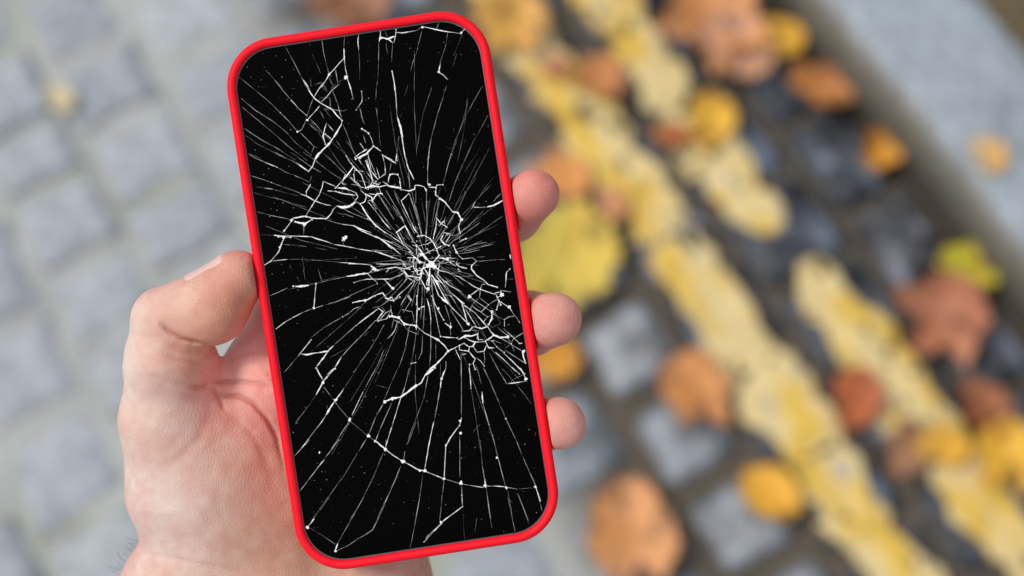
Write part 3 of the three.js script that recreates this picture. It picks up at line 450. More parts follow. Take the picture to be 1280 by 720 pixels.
C(.34,2.07,-21.21,3.38,-21.03); C(.43,5.25,-11.06,7.15,-13.28,10.04,-15.33,10.88,-16.1); C(.41,10.88,-16.1,11.96,-17.39,12.97,-19.15); 
C(.18,1.66,-15.63,.05,-18.75,-1.55,-21.87); C(.2,3.21,-10.75,2.36,-13.18,1.29,-15.9); C(.36,9.28,-3.67,9.62,-6.61,9.5,-9.48); C(.29,9.5,-9.48,8.77,-14.17,8.14,-18.24); 
C(.23,8.14,-18.24,7.6,-20.72,6.9,-23.18); C(.38,10.78,-3.26,11.14,-5.08,11.66,-6.93,12.35,-8.64,13.04,-10.41); C(.27,10.84,-3.91,11.04,-7.79,11.19,-11.98,11.38,-14.9); 
C(.43,11.38,-14.9,13.54,-15.49,16.02,-16); C(.43,13.22,-11.33,14.89,-12.94); C(.29,14.78,-11.58,14.24,-15.08); C(.63,12.82,-3.58,13.76,-4.75,14.71,-5.86); 
C(.29,14.72,-5.8,16.57,-8.33,18.16,-10.5,19.73,-12.73); C(.25,13.99,-6.33,14.54,-8.97,14.78,-11.58); C(.25,15.36,-7.82,16.78,-11.08,18.19,-14.41); 
C(.38,17.2,-4.26,18.79,-6.43,19.07,-8.71,19.47,-12.37); C(.29,18.83,-6.11,20.18,-9.85,21.83,-13.69); C(.32,19.31,-7.15,22.1,-9.89,24.41,-13.55,25.25,-14.8); 
C(.27,21.22,-5.2,23.74,-7.51,26.27,-9.83); C(.36,28.78,-6.05,29.16,-7.71,28.19,-9.87); C(.54,26.85,-10.24,26.56,-12.12,25.37,-13.6); 
C(.38,29.21,-7.4,30.61,-8.74,31.73,-9.78); C(.38,31.79,-9.4,32.7,-11.79,33.47,-13.03,34.18,-14.64); C(.27,27.06,-10.91,28.49,-12.03,29.94,-13.03); 
C(.27,29.95,-12.96,31.33,-12.37,32.6,-12.41); C(.32,29.95,-12.96,29.65,-14.9); 
C(.47,17.56,-14.31,19.76,-14.59,20.89,-13.55,23.3,-14.5,24.97,-14.11,25.66,-15.82,26.46,-16.91,27.92,-17.78,30.15,-17.87); C(.29,27.73,-14.86,28.95,-16.33,30.2,-17.55); 
C(.25,30.16,-17.8,32.69,-18.03); C(.29,30.12,-18.12,30.76,-20.14); C(.52,16.25,-16.61,18.29,-15.81,20.17,-16.1,21.81,-15.87); 
C(.38,18.22,-16.27,19.35,-17.25,20.85,-17.96,23.69,-18.24); C(.52,20.85,-17.96,20.03,-19.12,18.77,-18.92,17.67,-17.79,16.32,-18.22); 
C(.52,23.71,-18.09,25.42,-17.39,26.13,-16.92); C(.52,23.71,-18.09,24.03,-19.1,24.36,-20.11,25.91,-20.41); C(.32,25.59,-18.38,26.6,-20.14,28.54,-22.1); 
C(.52,12.95,-19.3,14.97,-18.66,16.32,-18.22); C(.52,12.95,-19.3,11.09,-20.94,8.92,-22.53,6.8,-23.8,5.33,-25.02); 
C(.43,16.32,-18.22,16.12,-19.48,18.58,-20.18,19.08,-19.04); C(.32,14.97,-18.66,15.35,-20.32,16,-22.34); C(.34,16.56,-20.82,17.83,-20.86); 
C(.25,16.5,-20.17,15.96,-23.62,15.44,-27); C(.43,18.58,-20.18,19.35,-21.42,20.12,-22.66); C(.38,20.12,-22.66,19.3,-23.81,19.67,-25.54); C(.38,18.31,-23.98,17.95,-25.27); 
C(.25,18.31,-23.98,19.3,-23.81); C(.34,21.81,-15.87,21.83,-17.8); C(.34,20.03,-19.12,21.03,-20.88,22.96,-20.85,23.83,-19.39); 
C(.29,22.86,-21.48,22.78,-23.07,22.42,-24.36); C(.29,20.48,-22.39,21.59,-23.53,22.32,-24.99); C(.23,24.16,-21.36,25.19,-24.08,26.2,-26.87); 
C(.34,26.04,-21.65,28.47,-24.59,30.84,-27.91); C(.34,26.6,-20.14,30.09,-24.52,33.25,-28.92); C(.27,28.64,-21.41,31.33,-23.75,34,-26.15); 
C(.27,27.92,-17.78,30.76,-20.14,33.6,-22.5); C(.56,33.6,-22.5,33.65,-24.27,34,-26.15); C(.34,11.88,-22.02,11.59,-23.9,10.28,-26.2); C(.18,9.84,-16.58,9.07,-21.59); 
C(.23,6.47,-13.49,6.09,-16,5.54,-18.48,4.11,-20.5); C(.18,10.22,-22.41,9.93,-24.29); C(.18,19.92,-23.91,20.62,-27.7); C(.16,22.23,-25.55,22.81,-28.04); 
C(.38,-24.61,-18.3,-23.91,-20.01,-23.23,-21.78); C(.47,-19.31,-19.28,-21.33,-20.89,-22.95,-22.08); C(.45,-22.95,-22.08,-24.39,-24.1,-25.78,-25.87); 
C(.18,-25.77,-25.81,-28.47,-28.76,-30.71,-30.81,-32.99,-33.09); C(.25,-23.51,-23.6,-22.61,-25.02,-21.75,-26.75); C(.16,-21.75,-26.75,-19.76,-30.43,-17.46,-34.21); 
C(.11,-13.03,-20.09,-15.34,-22.62,-17.66,-25.14); C(.41,-17.66,-25.14,-19.2,-26.83,-20.7,-28.26); C(.52,-20.69,-28.2,-22.24,-29.88,-23.83,-31.88); 
C(.34,-23.83,-31.88,-25.76,-33.98,-28,-36.04,-32.16,-40.14); C(.25,-8.02,-20.87,-10.07,-23.75,-12.48,-26.91); C(.29,-12.48,-26.91,-14.56,-29.95,-16.64,-33.06); 
C(.23,-17.5,-34.46,-20.58,-37.83,-23.71,-41.45); C(.25,-17.5,-34.46,-15.31,-36.88,-13.14,-39.46,-11.18,-41.27,-8.68,-43.77); 
C(.16,-1.76,-21.83,-4.06,-25.32,-6.43,-29.19); C(.27,-6.97,-30.64,-8.56,-32.64,-10.15,-34.64,-12.77,-39.1); C(.23,-13.58,-40.2,-15.55,-42.61); 
C(.27,-4.78,-30.98,-6.67,-33.89,-8.57,-36.81,-9.84,-38.85,-11.18,-41.27); C(.23,1.37,-22.32,.31,-25.04,-.72,-27.51); 
C(.32,-.72,-27.51,-2.49,-30.7,-4.37,-34.57,-6.26,-38.45); C(.36,-6.26,-38.45,-7.43,-40.83,-8.62,-43.37); 
C(.5,-6.97,-30.64,-4.63,-30.04,-2.4,-30.07,-.32,-29.11,2.52,-27.3); C(.16,.92,-37.63,-.66,-40.59,-2.56,-43.57); C(.11,-8.75,-25.56,-5.76,-26.98); 
C(.47,-.05,-29.15,2.07,-27.88,4.15,-26.92,5.38,-25.18,8.53,-23.43); C(.23,6.36,-25.02,5.23,-28.2,4.08,-31.46); C(.16,4.08,-31.46,1.24,-36.4,-2.09,-42.36); 
C(.23,10.1,-23.67,9.55,-26.15); C(.43,11.66,-23.91,10.64,-25.36,9.76,-26.89); C(.36,9.77,-26.82,9.22,-29.3); C(.25,9.07,-29.28,7.56,-33.85,5.89,-38.4); 
C(.29,5.89,-38.4,4.58,-41.73,3.18,-45.61); C(.23,15.89,-24.57,15.16,-29.26,14.43,-33.96,13.76,-38.34); C(.43,13.76,-38.34,12.95,-40.46); 
C(.32,12.95,-40.46,11.45,-41.83,9.55,-43.78,8.31,-45.57); C(.11,12.51,-43.27,11.95,-46.87); C(.34,18.08,-24.91,17.96,-27.77,17.67,-30.68); 
C(.14,17.68,-30.61,17.73,-35.43,17.79,-40.24); C(.11,17.79,-40.24,17.59,-47.75); C(.23,20.11,-25.22,20.53,-27.69,20.68,-29.86); 
C(.45,20.66,-32.04,20.42,-33.6,20.42,-35.27); C(.29,20.33,-35.19,20.68,-38.13,21.12,-41.47); C(.18,21.13,-41.4,21.59,-44.68,22.03,-48.02); 
C(.25,21.99,-25.51,23.29,-29.56,24.48,-34.29); C(.2,24.48,-34.29,25.28,-37.4,26.06,-40.63); C(.25,26.06,-40.63,27.34,-44.77,28.61,-49.03); 
C(.25,25.75,-26.09,26.95,-28.68,27.88,-30.97); C(.11,29.06,-33.66,29.81,-35.05); C(.18,27,-26.29,28.83,-28.97,30.39,-31.3,32.14,-34.45,33.89,-37.67); 
C(.34,30.13,-26.77,31.76,-28.69); C(.52,32.32,-27.11,32.86,-28.8,33.39,-30.55); C(.34,28.2,-30.96,30.75,-31.03,33.64,-31); C(.18,28.56,-30.69,30.63,-29.73,32.65,-29.15); 
C(.11,16.41,-42.92,18.63,-41.02); C(.27,-29.55,-38.04,-31.75,-39.79,-34.31,-41.86); C(.27,-21.42,-39.3,-24.07,-41.94,-27.08,-44.84); 
C(.27,-27.08,-44.84,-30.48,-48.16,-34.25,-51.8); C(.41,-26.18,-44.18,-28.02,-45.72); C(.23,-13.9,-40.47,-16.28,-43.37); C(.11,-16.27,-43.31,-19.02,-46.57,-21.77,-49.89); 
C(.18,-21.76,-49.83,-24.03,-52.04,-26.3,-54.32); C(.14,-26.3,-54.25,-29.33,-57.31,-32.41,-60.61); 
C(.38,-11.4,-40.85,-10.05,-42.5,-8.68,-44,-6.76,-46.06,-4.5,-48.01,-2.47,-49.45,-.2,-51.31); C(.32,-8.11,-41.36,-8.61,-43.53); 
C(.2,-9.43,-44.68,-11.37,-47.91,-13.31,-51.13,-17.41,-56.91,-21.77,-62.26); C(.23,-3.43,-45.29,-4.1,-47.5); C(.2,-5.16,-49.19,-7.54,-53.15,-10.07,-57.09,-13.94,-63.47); 
C(.14,.6,-52.33,-.47,-56.17,-1.7,-59.98,-3.61,-65.07); C(.29,3.9,-43.22,2.62,-47.35,1.17,-51.52); 
C(.32,-1.09,-50.62,1.3,-51.73,3.65,-53.12,6,-54.51,10.47,-56.68,13.82,-57.83,16.88,-58.76); C(.32,17.25,-58.43,20.07,-58.87,23.16,-59.57); 
C(.25,23.15,-59.66,26.2,-60.68); C(.16,26.2,-60.68,28.74,-60.85,31.26,-61.08); C(.14,.47,-52.95,-1.36,-58.59,-3.21,-64.3); 
C(.29,9.53,-44.09,8.2,-45.49,7.3,-49.84,6.31,-54.56); C(.2,6.27,-54.81,4.78,-60.34,3.24,-66.13); C(.23,12.35,-44.53,11.53,-49.85,10.74,-54.92); 
C(.27,10.88,-57.12,10.56,-60.28,10.27,-63.18); C(.34,10.27,-63.18,7.3,-64.74,4.18,-66.28); C(.16,17.99,-45.4,17.74,-49.05,17.5,-52.7); C(.23,17.5,-52.7,17.54,-56.55); 
C(.43,17.59,-56.24,17.55,-58.96); C(.2,17.62,-59.13,17.62,-63.29,17.56,-67.84); C(.18,21.74,-45.98,21.98,-48.59,22.21,-51.25); 
C(.23,22.22,-51.19,22.6,-54.93,23.07,-59.17); C(.2,23.52,-60.36,23.63,-64.87,23.58,-69.28); C(.23,28,-46.95,28.58,-49.45,29.14,-52); 
C(.25,29.15,-51.94,30.27,-56.12,31.5,-60.57); C(.34,31.44,-60.95,31.78,-62.92,32.11,-64.96); C(.18,32.08,-66.17,32.14,-67.85); 
C(.2,26.04,-61.71,27.02,-65.71,27.97,-69.96); C(.18,-25.92,-54.33,-28.95,-57.39,-32,-60.51); C(.47,-31.63,-60.18,-32.76,-61.29,-34.24,-62.56); 
C(.16,-33.27,-62.49,-30.01,-65.24,-26.78,-68.2); C(.2,-16.53,-55.79,-18.94,-58.94,-21.36,-62.15); C(.23,-21.36,-62.15,-23.92,-65.22,-26.34,-68.43); 
C(.43,-26.12,-68.08,-27.25,-70.21); C(.43,-27.09,-70.18,-28.74,-72.55); C(.25,-26.75,-70.07,-23.4,-69.14,-20.29,-67.7,-17.91,-66.79,-15.84,-65.83,-14.2,-63.52); 
C(.23,-14.2,-63.52,-12.41,-60.27,-9.95,-56.8); C(.23,-1.29,-58.79,-3.63,-65.64,-6.14,-72.52); C(.25,3.19,-67.17,-1.49,-70.45,-5.76,-73.22); 
C(.27,10.48,-59.97,10.24,-61.53,10.3,-63.21); C(.32,10.31,-63.15,6.99,-64.88,3.83,-66.69); C(.29,3.79,-66.94,.9,-69.06,-2.03,-71.4); C(.14,5,-59.12,3.56,-65.31); 
C(.2,17.52,-61.06,17.42,-65.85,17.47,-70.73); C(.2,23.16,-61.93,23.48,-67.11,23.79,-72.35); C(.2,26.29,-62.41,27.22,-66.72,27.99,-71.07); 
C(.18,31.61,-63.24,31.92,-65.37,32.22,-67.56); C(.09,13.74,-66.88,12.48,-70.85); C(.07,10.06,-64.71,9.32,-72.61); 

K(.39,-8.26,62.82); K(.51,-3.69,61.31); K(.39,7.68,70.77); K(.34,19.72,71.95); K(.34,30.28,68.71); K(.34,22.32,58.73); K(.34,-16.33,51.09); K(.28,-19.5,48.21); 
K(.28,-20.91,24.33); K(.36,-24.99,23.87); K(.34,-21.37,22.39); K(.45,22.27,16.75); K(.34,17.23,23.56); K(.34,14.85,27.83); K(.3,-27.57,21.26); K(.36,-21.69,21.95); 
K(.45,-4.04,6.56); K(.34,-8.04,-1.63); K(.23,-20.92,5.17); K(.51,-27.85,19.45); K(.45,-25.26,5.13); K(.51,-11.28,16.34); K(.45,-10.7,16.79); K(.45,21.17,-5.03); 
K(.45,.25,.61); K(.51,30.32,-5.97); K(.39,16.69,6.4); K(.39,19.49,7.89); K(.9,11.94,5.69); K(.68,10.9,5.21); K(.68,12.75,4.76); K(.45,9.93,-1.05); K(.45,9.53,8.79); 
K(.45,8.72,6.67); K(.39,7.51,8.14); K(.34,-22.62,-1.46); K(.36,-8,-1.64); K(.34,-1.8,-7.15); K(.45,21.22,-5.2); K(.51,26.85,-10.24); K(.45,31.76,-9.56); 
K(.47,30.15,-17.87); K(.45,19.61,-12.48); K(.39,11.97,-6.97); K(.45,10.61,-15.74); K(.39,5.09,-11.04); K(.34,6.62,-6.31); K(.39,33.92,-22.55); K(.34,12.96,-19.24); 
K(.39,.63,-7.78); K(.39,1.9,-9.9); K(.34,14.61,-12.67); K(.47,-17.45,-34.15); K(.47,-12.99,-39.49); K(.34,-11.34,-41.25); K(.51,-4.6,-30.21); K(.45,-6.81,-30.67); 
K(.39,-23.21,-22.68); K(.45,-20.51,-28.07); K(.39,13.3,-39.23); K(.36,12.83,-42.68); K(.45,33.42,-30.39); K(.34,9.95,-26.69); K(.25,26.06,-40.63); K(.45,-8.84,-43.97); 
K(.56,-4.34,-48.04); K(.34,-.04,-51.33); K(.28,-27.28,-41.99); K(.47,1.32,-51.64); K(.39,6.3,-54.65); K(.56,10.82,-56.47); K(.45,17.53,-58.31); K(.39,23.28,-59.84); 
K(.43,31.37,-60.78); K(.32,21.98,-51.09); K(.28,8.2,-45.49); K(.45,-33.71,-62.26); K(.34,-27.06,-70.02); K(.39,3.53,-66.58); 

// hair cracks that fan out of the point of impact
const HIT = [10.75, 7.6];
for (let i = 0; i < 64; i++) {
  const a = i / 64 * 2 * Math.PI + rr(-0.04, 0.04), r0 = rr(1.2, 9), r1 = r0 + rr(3, 15), q = (r, d) => [HIT[0] + Math.cos(a + d) * r, HIT[1] + Math.sin(a + d) * r];
  C(rr(0.08, 0.24), ...q(r0, 0), ...q((r0 + r1) / 2, rr(-0.03, 0.03)), ...q(r1, rr(-0.04, 0.04)));
}
for (let i = 0; i < 40; i++) {                                   // faint long ones
  const a = rr(0, 6.283), r0 = rr(8, 30), r1 = r0 + rr(10, 38), b = rr(-0.05, 0.05), q = (r, d) => [HIT[0] + Math.cos(a + d) * r, HIT[1] + Math.sin(a + d) * r];
  C(rr(0.05, 0.13), ...q(r0, 0), ...q((r0 + r1) / 2, b), ...q(r1, b * 2.4));
}
for (let i = 0; i < 46; i++) {                                   // short ties between them
  const r = rr(1.5, 11) , a = rr(0, 6.28), b = a + rr(0.12, 0.4) * 4 / (r + 2), q = (x, s) => [HIT[0] + Math.cos(x) * s, HIT[1] + Math.sin(x) * s];
  C(rr(0.16, 0.36), ...q(a, r), ...q((a + b) / 2, r * rr(0.9, 1.1)), ...q(b, r * rr(0.85, 1.15)));
}
{ // crushed zones: a net of short cracks round small shards
  const net = (cu, cv, ru, rv, turn, n, w) => {
    const p = []; for (let tries = 0; p.length < n && tries < 4000; tries++) {
      const a = rr(0, 6.283), q = Math.sqrt(rnd()), x = Math.cos(a) * q * ru, y = Math.sin(a) * q * rv, u = cu + x * Math.cos(turn) - y * Math.sin(turn), v = cv + x * Math.sin(turn) + y * Math.cos(turn);
      if (p.every(([b, c]) => Math.hypot(u - b, v - c) > 0.75 * Math.sqrt(ru * rv / n) * 1.2)) p.push([u, v]);
    }
    for (let i = 0; i < p.length; i++) for (let j = 0; j < i; j++) {   // neighbours with no third point between them
      const d = Math.hypot(p[i][0] - p[j][0], p[i][1] - p[j][1]); if (d > 3.4 || rnd() < 0.2) continue;
      if (p.every((q, k) => k === i || k === j || Math.max(Math.hypot(q[0] - p[i][0], q[1] - p[i][1]), Math.hypot(q[0] - p[j][0], q[1] - p[j][1])) > d)) C(w * rr(0.65, 1.3), ...p[i], (p[i][0] + p[j][0]) / 2 + rr(-0.12, 0.12), (p[i][1] + p[j][1]) / 2 + rr(-0.12, 0.12), ...p[j]);
    }
  };
  net(11.0, 5.4, 9.0, 7.7, 0, 44, 0.3);
  net(27.8, -13.9, 9.0, 10.8, 0.2, 34, 0.27);
  net(-3.0, 32.6, 7.7, 3.6, -0.2, 18, 0.28);
  net(-9.4, 54.6, 3.2, 9.5, 0.55, 12, 0.22);
  net(0.9, -8.6, 9.5, 4.1, -0.5, 14, 0.24);
}
function crackGeometry({ w, p }, k) {                          // a jagged ridge of splintered glass
  const path = []; let acc = 0;
  for (let i = 0; i + 3 < p.length; i += 2) { const L = Math.hypot(p[i + 2] - p[i], p[i + 3] - p[i + 1]), n = Math.max(1, Math.round(L / 0.55)); for (let j = i ? 1 : 0; j <= n; j++) path.push([mix(p[i], p[i + 2], j / n), mix(p[i + 1], p[i + 3], j / n), acc + L * j / n]); acc += L; }
  const pos = [], idx = [], n = path.length;
  for (let i = 0; i < n; i++) {
    const a = path[Math.max(0, i - 1)], b = path[Math.min(n - 1, i + 1)], l = Math.hypot(b[0] - a[0], b[1] - a[1]) || 1, tx = (b[0] - a[0]) / l, ty = (b[1] - a[1]) / l, s = path[i][2];
    const end = 0.45 + 0.55 * Math.min(1, Math.min(i, n - 1 - i) / 2), hw = w / 2 * end * (0.25 + 1.5 * noise(s * 0.45, k, 1)) * (0.6 + 0.8 * noise(s * 2.2, k, 2)), off = (noise(s * 1.3, k, 3) - 0.5) * Math.min(0.07, 0.03 + w * 0.15);
    const x = path[i][0] - ty * off, y = path[i][1] + tx * off, asym = noise(s * 2, k, 5) * 0.4 + 0.8;
    pos.push((x - ty * hw * asym) * MM, (y + tx * hw * asym) * MM, 0.004 * MM, x * MM, y * MM, (0.03 + hw * 0.2) * MM, (x + ty * hw * (2 - asym)) * MM, (y - tx * hw * (2 - asym)) * MM, 0.004 * MM);
    if (i) { const o = i * 3, q = o - 3; idx.push(q, q + 1, o, q + 1, o + 1, o, q + 1, q + 2, o + 1, q + 2, o + 2, o + 1); }
  }
  const g = geo(pos, idx); return g;
}
{
  const kept = [];
  for (const c of lines) { const p = []; for (let i = 0; i < c.p.length; i += 2) { if (!inScreen(c.p[i], c.p[i + 1])) { if (p.length >= 4) break; p.length = 0; continue; } p.push(c.p[i], c.p[i + 1]); } if (p.length >= 4) { let L = 0; for (let i = 2; i < p.length; i += 2) L += Math.hypot(p[i] - p[i - 2], p[i + 1] - p[i - 1]); kept.push({ w: c.w, p, L }); } }
  kept.sort((a, b) => b.L * b.w ** 0.5 - a.L * a.w ** 0.5);
  const small = [], smallDim = [];
  kept.forEach((c, k) => { const g = crackGeometry(c, k); if (k < 240) mesh('crack', g, c.w < 0.11 ? hairline : shatter, screen); else (c.w < 0.11 ? smallDim : small).push(g); });
  for (const c of kept) if (c.w > 0.1) for (const i of [0, c.p.length - 2]) if (rnd() < 0.4) chips.push([0.08 + 0.5 * c.w, c.p[i], c.p[i + 1]]);   // crushed where cracks end or join
  for (const [r, u, v] of chips) {
    const n = 9, pos = [u * MM, v * MM, 0.05 * MM], idx = [];
    for (let i = 0; i < n; i++) { const a = i / n * 6.283, q = r * (0.55 + 0.85 * rnd()); pos.push((u + Math.cos(a) * q) * MM, (v + Math.sin(a) * q) * MM, 0.004 * MM); idx.push(0, i + 1, (i + 1) % n + 1); }
    small.push(geo(pos, idx));
  }
  mesh('splinters', mergeGeometries(small), shatter, screen).userData.kind = 'stuff'; mesh('hairline_cracks', mergeGeometries(smallDim), hairline, screen).userData.kind = 'stuff';
  const specks = [];
  for (let i = 0; i < 900; i++) {
    const u = rr(-34, 34), v = rr(-72, 72), r = 0.035 + 0.13 * rnd() ** 5; if (!inScreen(u, v)) continue;
    const n = 5, pos = [u * MM, v * MM, 0.03 * MM], idx = []; for (let k = 0; k < n; k++) { const a = k / n * 6.283 + i; pos.push((u + Math.cos(a) * r) * MM, (v + Math.sin(a) * r * 0.8) * MM, 0.003 * MM); idx.push(0, k + 1, (k + 1) % n + 1); }
    specks.push(geo(pos, idx));
  }
  mesh('dust', mergeGeometries(specks), new THREE.MeshStandardMaterial({ color: rgb(0.3, 0.3, 0.3), roughness: 0.9 }), screen).userData.kind = 'stuff';
}

// ---------------------------------------------------------------- the hand: one continuous skin drawn round its bones (mm, frame of hand and phone)
const R = (r, z) => r * (DIST * 1000 - z) / F;
const J = (px, py, z, r) => [...pt(px, py, z), R(r, z)];       // a joint: place and radius
const cone = (a, b) => {                                       // tapered capsule between two joints
  const bx = b[0] - a[0], by = b[1] - a[1], bz = b[2] - a[2], l2 = bx * bx + by * by + bz * bz, dr = b[3] - a[3], il = 1 / Math.max(l2, 1e-6);
  return (x, y, z) => { const px = x - a[0], py = y - a[1], pz = z - a[2]; let t = (px * bx + py * by + pz * bz) * il; t = t < 0 ? 0 : t > 1 ? 1 : t; const dx = px - bx * t, dy = py - by * t, dz = pz - bz * t; return Math.sqrt(dx * dx + dy * dy + dz * dz) - a[3] - dr * t; };
};
const egg = (c, rx, ry, rz, turn) => {                         // ellipsoid turned about z
  const s = Math.sin(turn), k = Math.cos(turn);
  return (x, y, z) => { const dx = x - c[0], dy = y - c[1], dz = z - c[2], u = (dx * k + dy * s) / rx, v = (-dx * s + dy * k) / ry, w = dz / rz, q = Math.sqrt(u * u + v * v + w * w), g = Math.sqrt((u / rx) ** 2 + (v / ry) ** 2 + (w / rz) ** 2); return g < 1e-9 ? -Math.min(rx, ry, rz) : q * (q - 1) / g; };
};
const smin = (a, b, k) => { const h = Math.max(k - Math.abs(a - b), 0) / k; return Math.min(a, b) - h * h * k * 0.25; };
const chain = (...j) => j.slice(1).map((b, i) => cone(j[i], b));
// joints
const thumbTip = J(298, 347, -3, 31.5), thumbPulp = J(265, 386, -1, 42), thumbMid = J(243, 391, -3, 40), thumbIP = J(203, 397, -5, 37.5), thumbMCP = J(210, 526, -14, 55.5);
const midTip = J(668, 243, -2.5, 33), midDIP = J(640, 263, -20, 38), midPIP = J(545, 318, -25, 40), midMCP = J(400, 452, -30, 48);
const ringTip = J(692, 399, -3, 35), ringDIP = J(661, 405, -20, 38), ringPIP = J(560, 440, -25, 40), ringMCP = J(425, 522, -30, 48);
const litTip = J(700, 529, -3.5, 32.5), litDIP = J(668, 534, -19, 34), litPIP = J(575, 560, -23, 36), litMCP = J(445, 590, -30, 46);
const indTip = J(560, 150, -18.5, 33), indDIP = J(510, 190, -20, 36), indPIP = J(404, 264, -24, 41), indMCP = J(337, 466, -25, 50);
const wristA = J(240, 742, -27, 76), wristB = J(345, 760, -30, 80), wristC = J(462, 770, -32, 70), armA = J(262, 1120, -34, 82), armB = J(350, 1120, -36, 92), armC = J(440, 1120, -36, 80);
const PALM = [
  ...chain(indMCP, wristA), ...chain(midMCP, wristB), ...chain(ringMCP, wristB), ...chain(litMCP, wristC), ...chain(indMCP, midMCP), ...chain(midMCP, ringMCP, litMCP),
  ...chain(wristA, armA), ...chain(wristB, armB), ...chain(wristC, armC), ...chain(wristA, wristB, wristC),
  cone(J(455, 650, -34, 76), J(462, 740, -32, 66)),
  egg(pt(262, 592, -22), 20.5, 29, 19.5, 0.12), egg(pt(300, 650, -25), 24, 27, 17.5, -0.35),
];
const THUMB = [cone(thumbMCP, J(213, 447, -8, 50.5)), cone(J(213, 447, -8, 50.5), J(207, 408, -6, 39)), cone(thumbMCP, J(232, 600, -20, 74))];
const TIP = [cone(thumbIP, thumbMid), cone(thumbMid, thumbPulp), cone(thumbPulp, thumbTip), cone(thumbMid, thumbTip)];
const INDEX = chain(indMCP, indPIP, indDIP, indTip), MIDDLE = chain(midMCP, midPIP, midDIP, midTip), RING = chain(ringMCP, ringPIP, ringDIP, ringTip), LITTLE = chain(litMCP, litPIP, litDIP, litTip);
const join = (list, k) => (x, y, z) => { let d = 1e3; for (const f of list) d = smin(d, f(x, y, z), k); return d; };
const palm = join(PALM, 9), thumb = join(THUMB, 5), tip = join(TIP, 3.5), fingers = [INDEX, MIDDLE, RING, LITTLE].map((f) => join(f, 3));
// creases: measured lines, depth and width in mm; they only mark skin that faces the eye
const creases = [
  [1.0, 1.0, [200, 400], [204, 407], [214, 416], [228, 423], [244, 427], [264, 431]], [0.35, 1.1, [196, 436], [222, 449], [246, 454], [264, 455]], [0.22, 1.2, [202, 425], [232, 440], [262, 444]],
  [0.22, 1.4, [192, 470], [222, 480], [240, 483]], [0.8, 1.1, [234, 483], [250, 485], [262, 480]],
  [0.7, 0.9, [261, 479], [276, 477], [300, 476], [322, 479], [345, 486]], [0.9, 1.0, [264, 488], [280, 494], [300, 495], [318, 505], [334, 523], [346, 545], [356, 585]],
  [0.6, 0.9, [264, 482], [272, 494], [282, 513]], [0.25, 1.6, [281, 515], [300, 527], [320, 548], [340, 590]],
  [0.3, 2.2, [196, 590], [228, 570], [252, 545], [264, 515]], [0.22, 0.8, [284, 452], [300, 444], [318, 437]], [0.22, 0.8, [292, 458], [310, 452], [324, 446]], [0.18, 0.8, [296, 436], [304, 430], [316, 424]], [0.25, 0.8, [326, 455], [338, 468], [346, 480]],
  [0.18, 1.6, [300, 640], [330, 660], [352, 690]], [0.15, 1.6, [270, 672], [310, 690], [350, 716]], [0.2, 1.2, [176, 690], [240, 702], [320, 716]],
].map(([a, w, ...p]) => ({ a, w, p: p.map(([x, y]) => pt(x, y, -4)), x0: 0 }));
for (const c of creases) { const xs = c.p.map((q) => q[0]), ys = c.p.map((q) => q[1]); c.b = [Math.min(...xs) - 4, Math.max(...xs) + 4, Math.min(...ys) - 4, Math.max(...ys) + 4]; }
function crease(x, y, z) {
  if (z < -30) return 0; let s = 0;
  const k = (DIST * 1000 + 4) / (DIST * 1000 - z), X = x * k, Y = y * k;
  for (const c of creases) {
    if (X < c.b[0] || X > c.b[1] || Y < c.b[2] || Y > c.b[3]) continue;
    let m = 1e9, n = c.p.length, te = 1;
    for (let i = 0; i < n - 1; i++) { const a = c.p[i], b = c.p[i + 1], bx = b[0] - a[0], by = b[1] - a[1]; let t = ((X - a[0]) * bx + (Y - a[1]) * by) / (bx * bx + by * by); t = clamp(t); const d = (X - a[0] - bx * t) ** 2 + (Y - a[1] - by * t) ** 2; if (d < m) { m = d; const g = (i + t) / (n - 1); te = Math.min(1, g * 3.5 + 0.05, (1 - g) * 4 + 0.15); } }
    s = Math.max(s, c.a * te * Math.exp(-m / (c.w * c.w * 0.5)));
  }
  return s;
}
const cosT = Math.cos(TILT), sinT = Math.sin(TILT);
function clearOfPhone(x, y, z) {                               // distance from the case, taken as reaching past its front too, where fingers press on its sides
  const u = Math.abs((x - PHONE[0]) * cosT + (y - PHONE[1]) * sinT) - (37.75 - 14), v = Math.abs(-(x - PHONE[0]) * sinT + (y - PHONE[1]) * cosT) - (76 - 14);
  const flat = Math.hypot(Math.max(u, 0), Math.max(v, 0)) + Math.min(Math.max(u, v), 0) - 14, w = Math.max(-10.3 - z, z - 40);
  const a = Math.max(flat + 1.2, 0), b = Math.max(w + 1.2, 0); return Math.min(Math.max(flat, w) + 1.2, 0) + Math.hypot(a, b) - 1.2;
}
function skin(x, y, z, fine) {
  let d = smin(smin(palm(x, y, z), thumb(x, y, z), 7), tip(x, y, z), 1.6);
  for (const f of fingers) d = smin(d, f(x, y, z), 3);
  if (d > 12) return d;
  if (fine !== 0) d += crease(x, y, z) + 0.9 * (noise(x * 0.09, y * 0.09, z * 0.09 + 5) - 0.5) + 0.22 * (noise(x * 0.35, y * 0.35, z * 0.35) - 0.5);
  const c = -clearOfPhone(x, y, z) , k = 1, h = Math.max(k - Math.abs(d - c), 0) / k; return Math.max(d, c) + h * h * k * 0.25;
}
const handAt = pt(345, 760, -30);
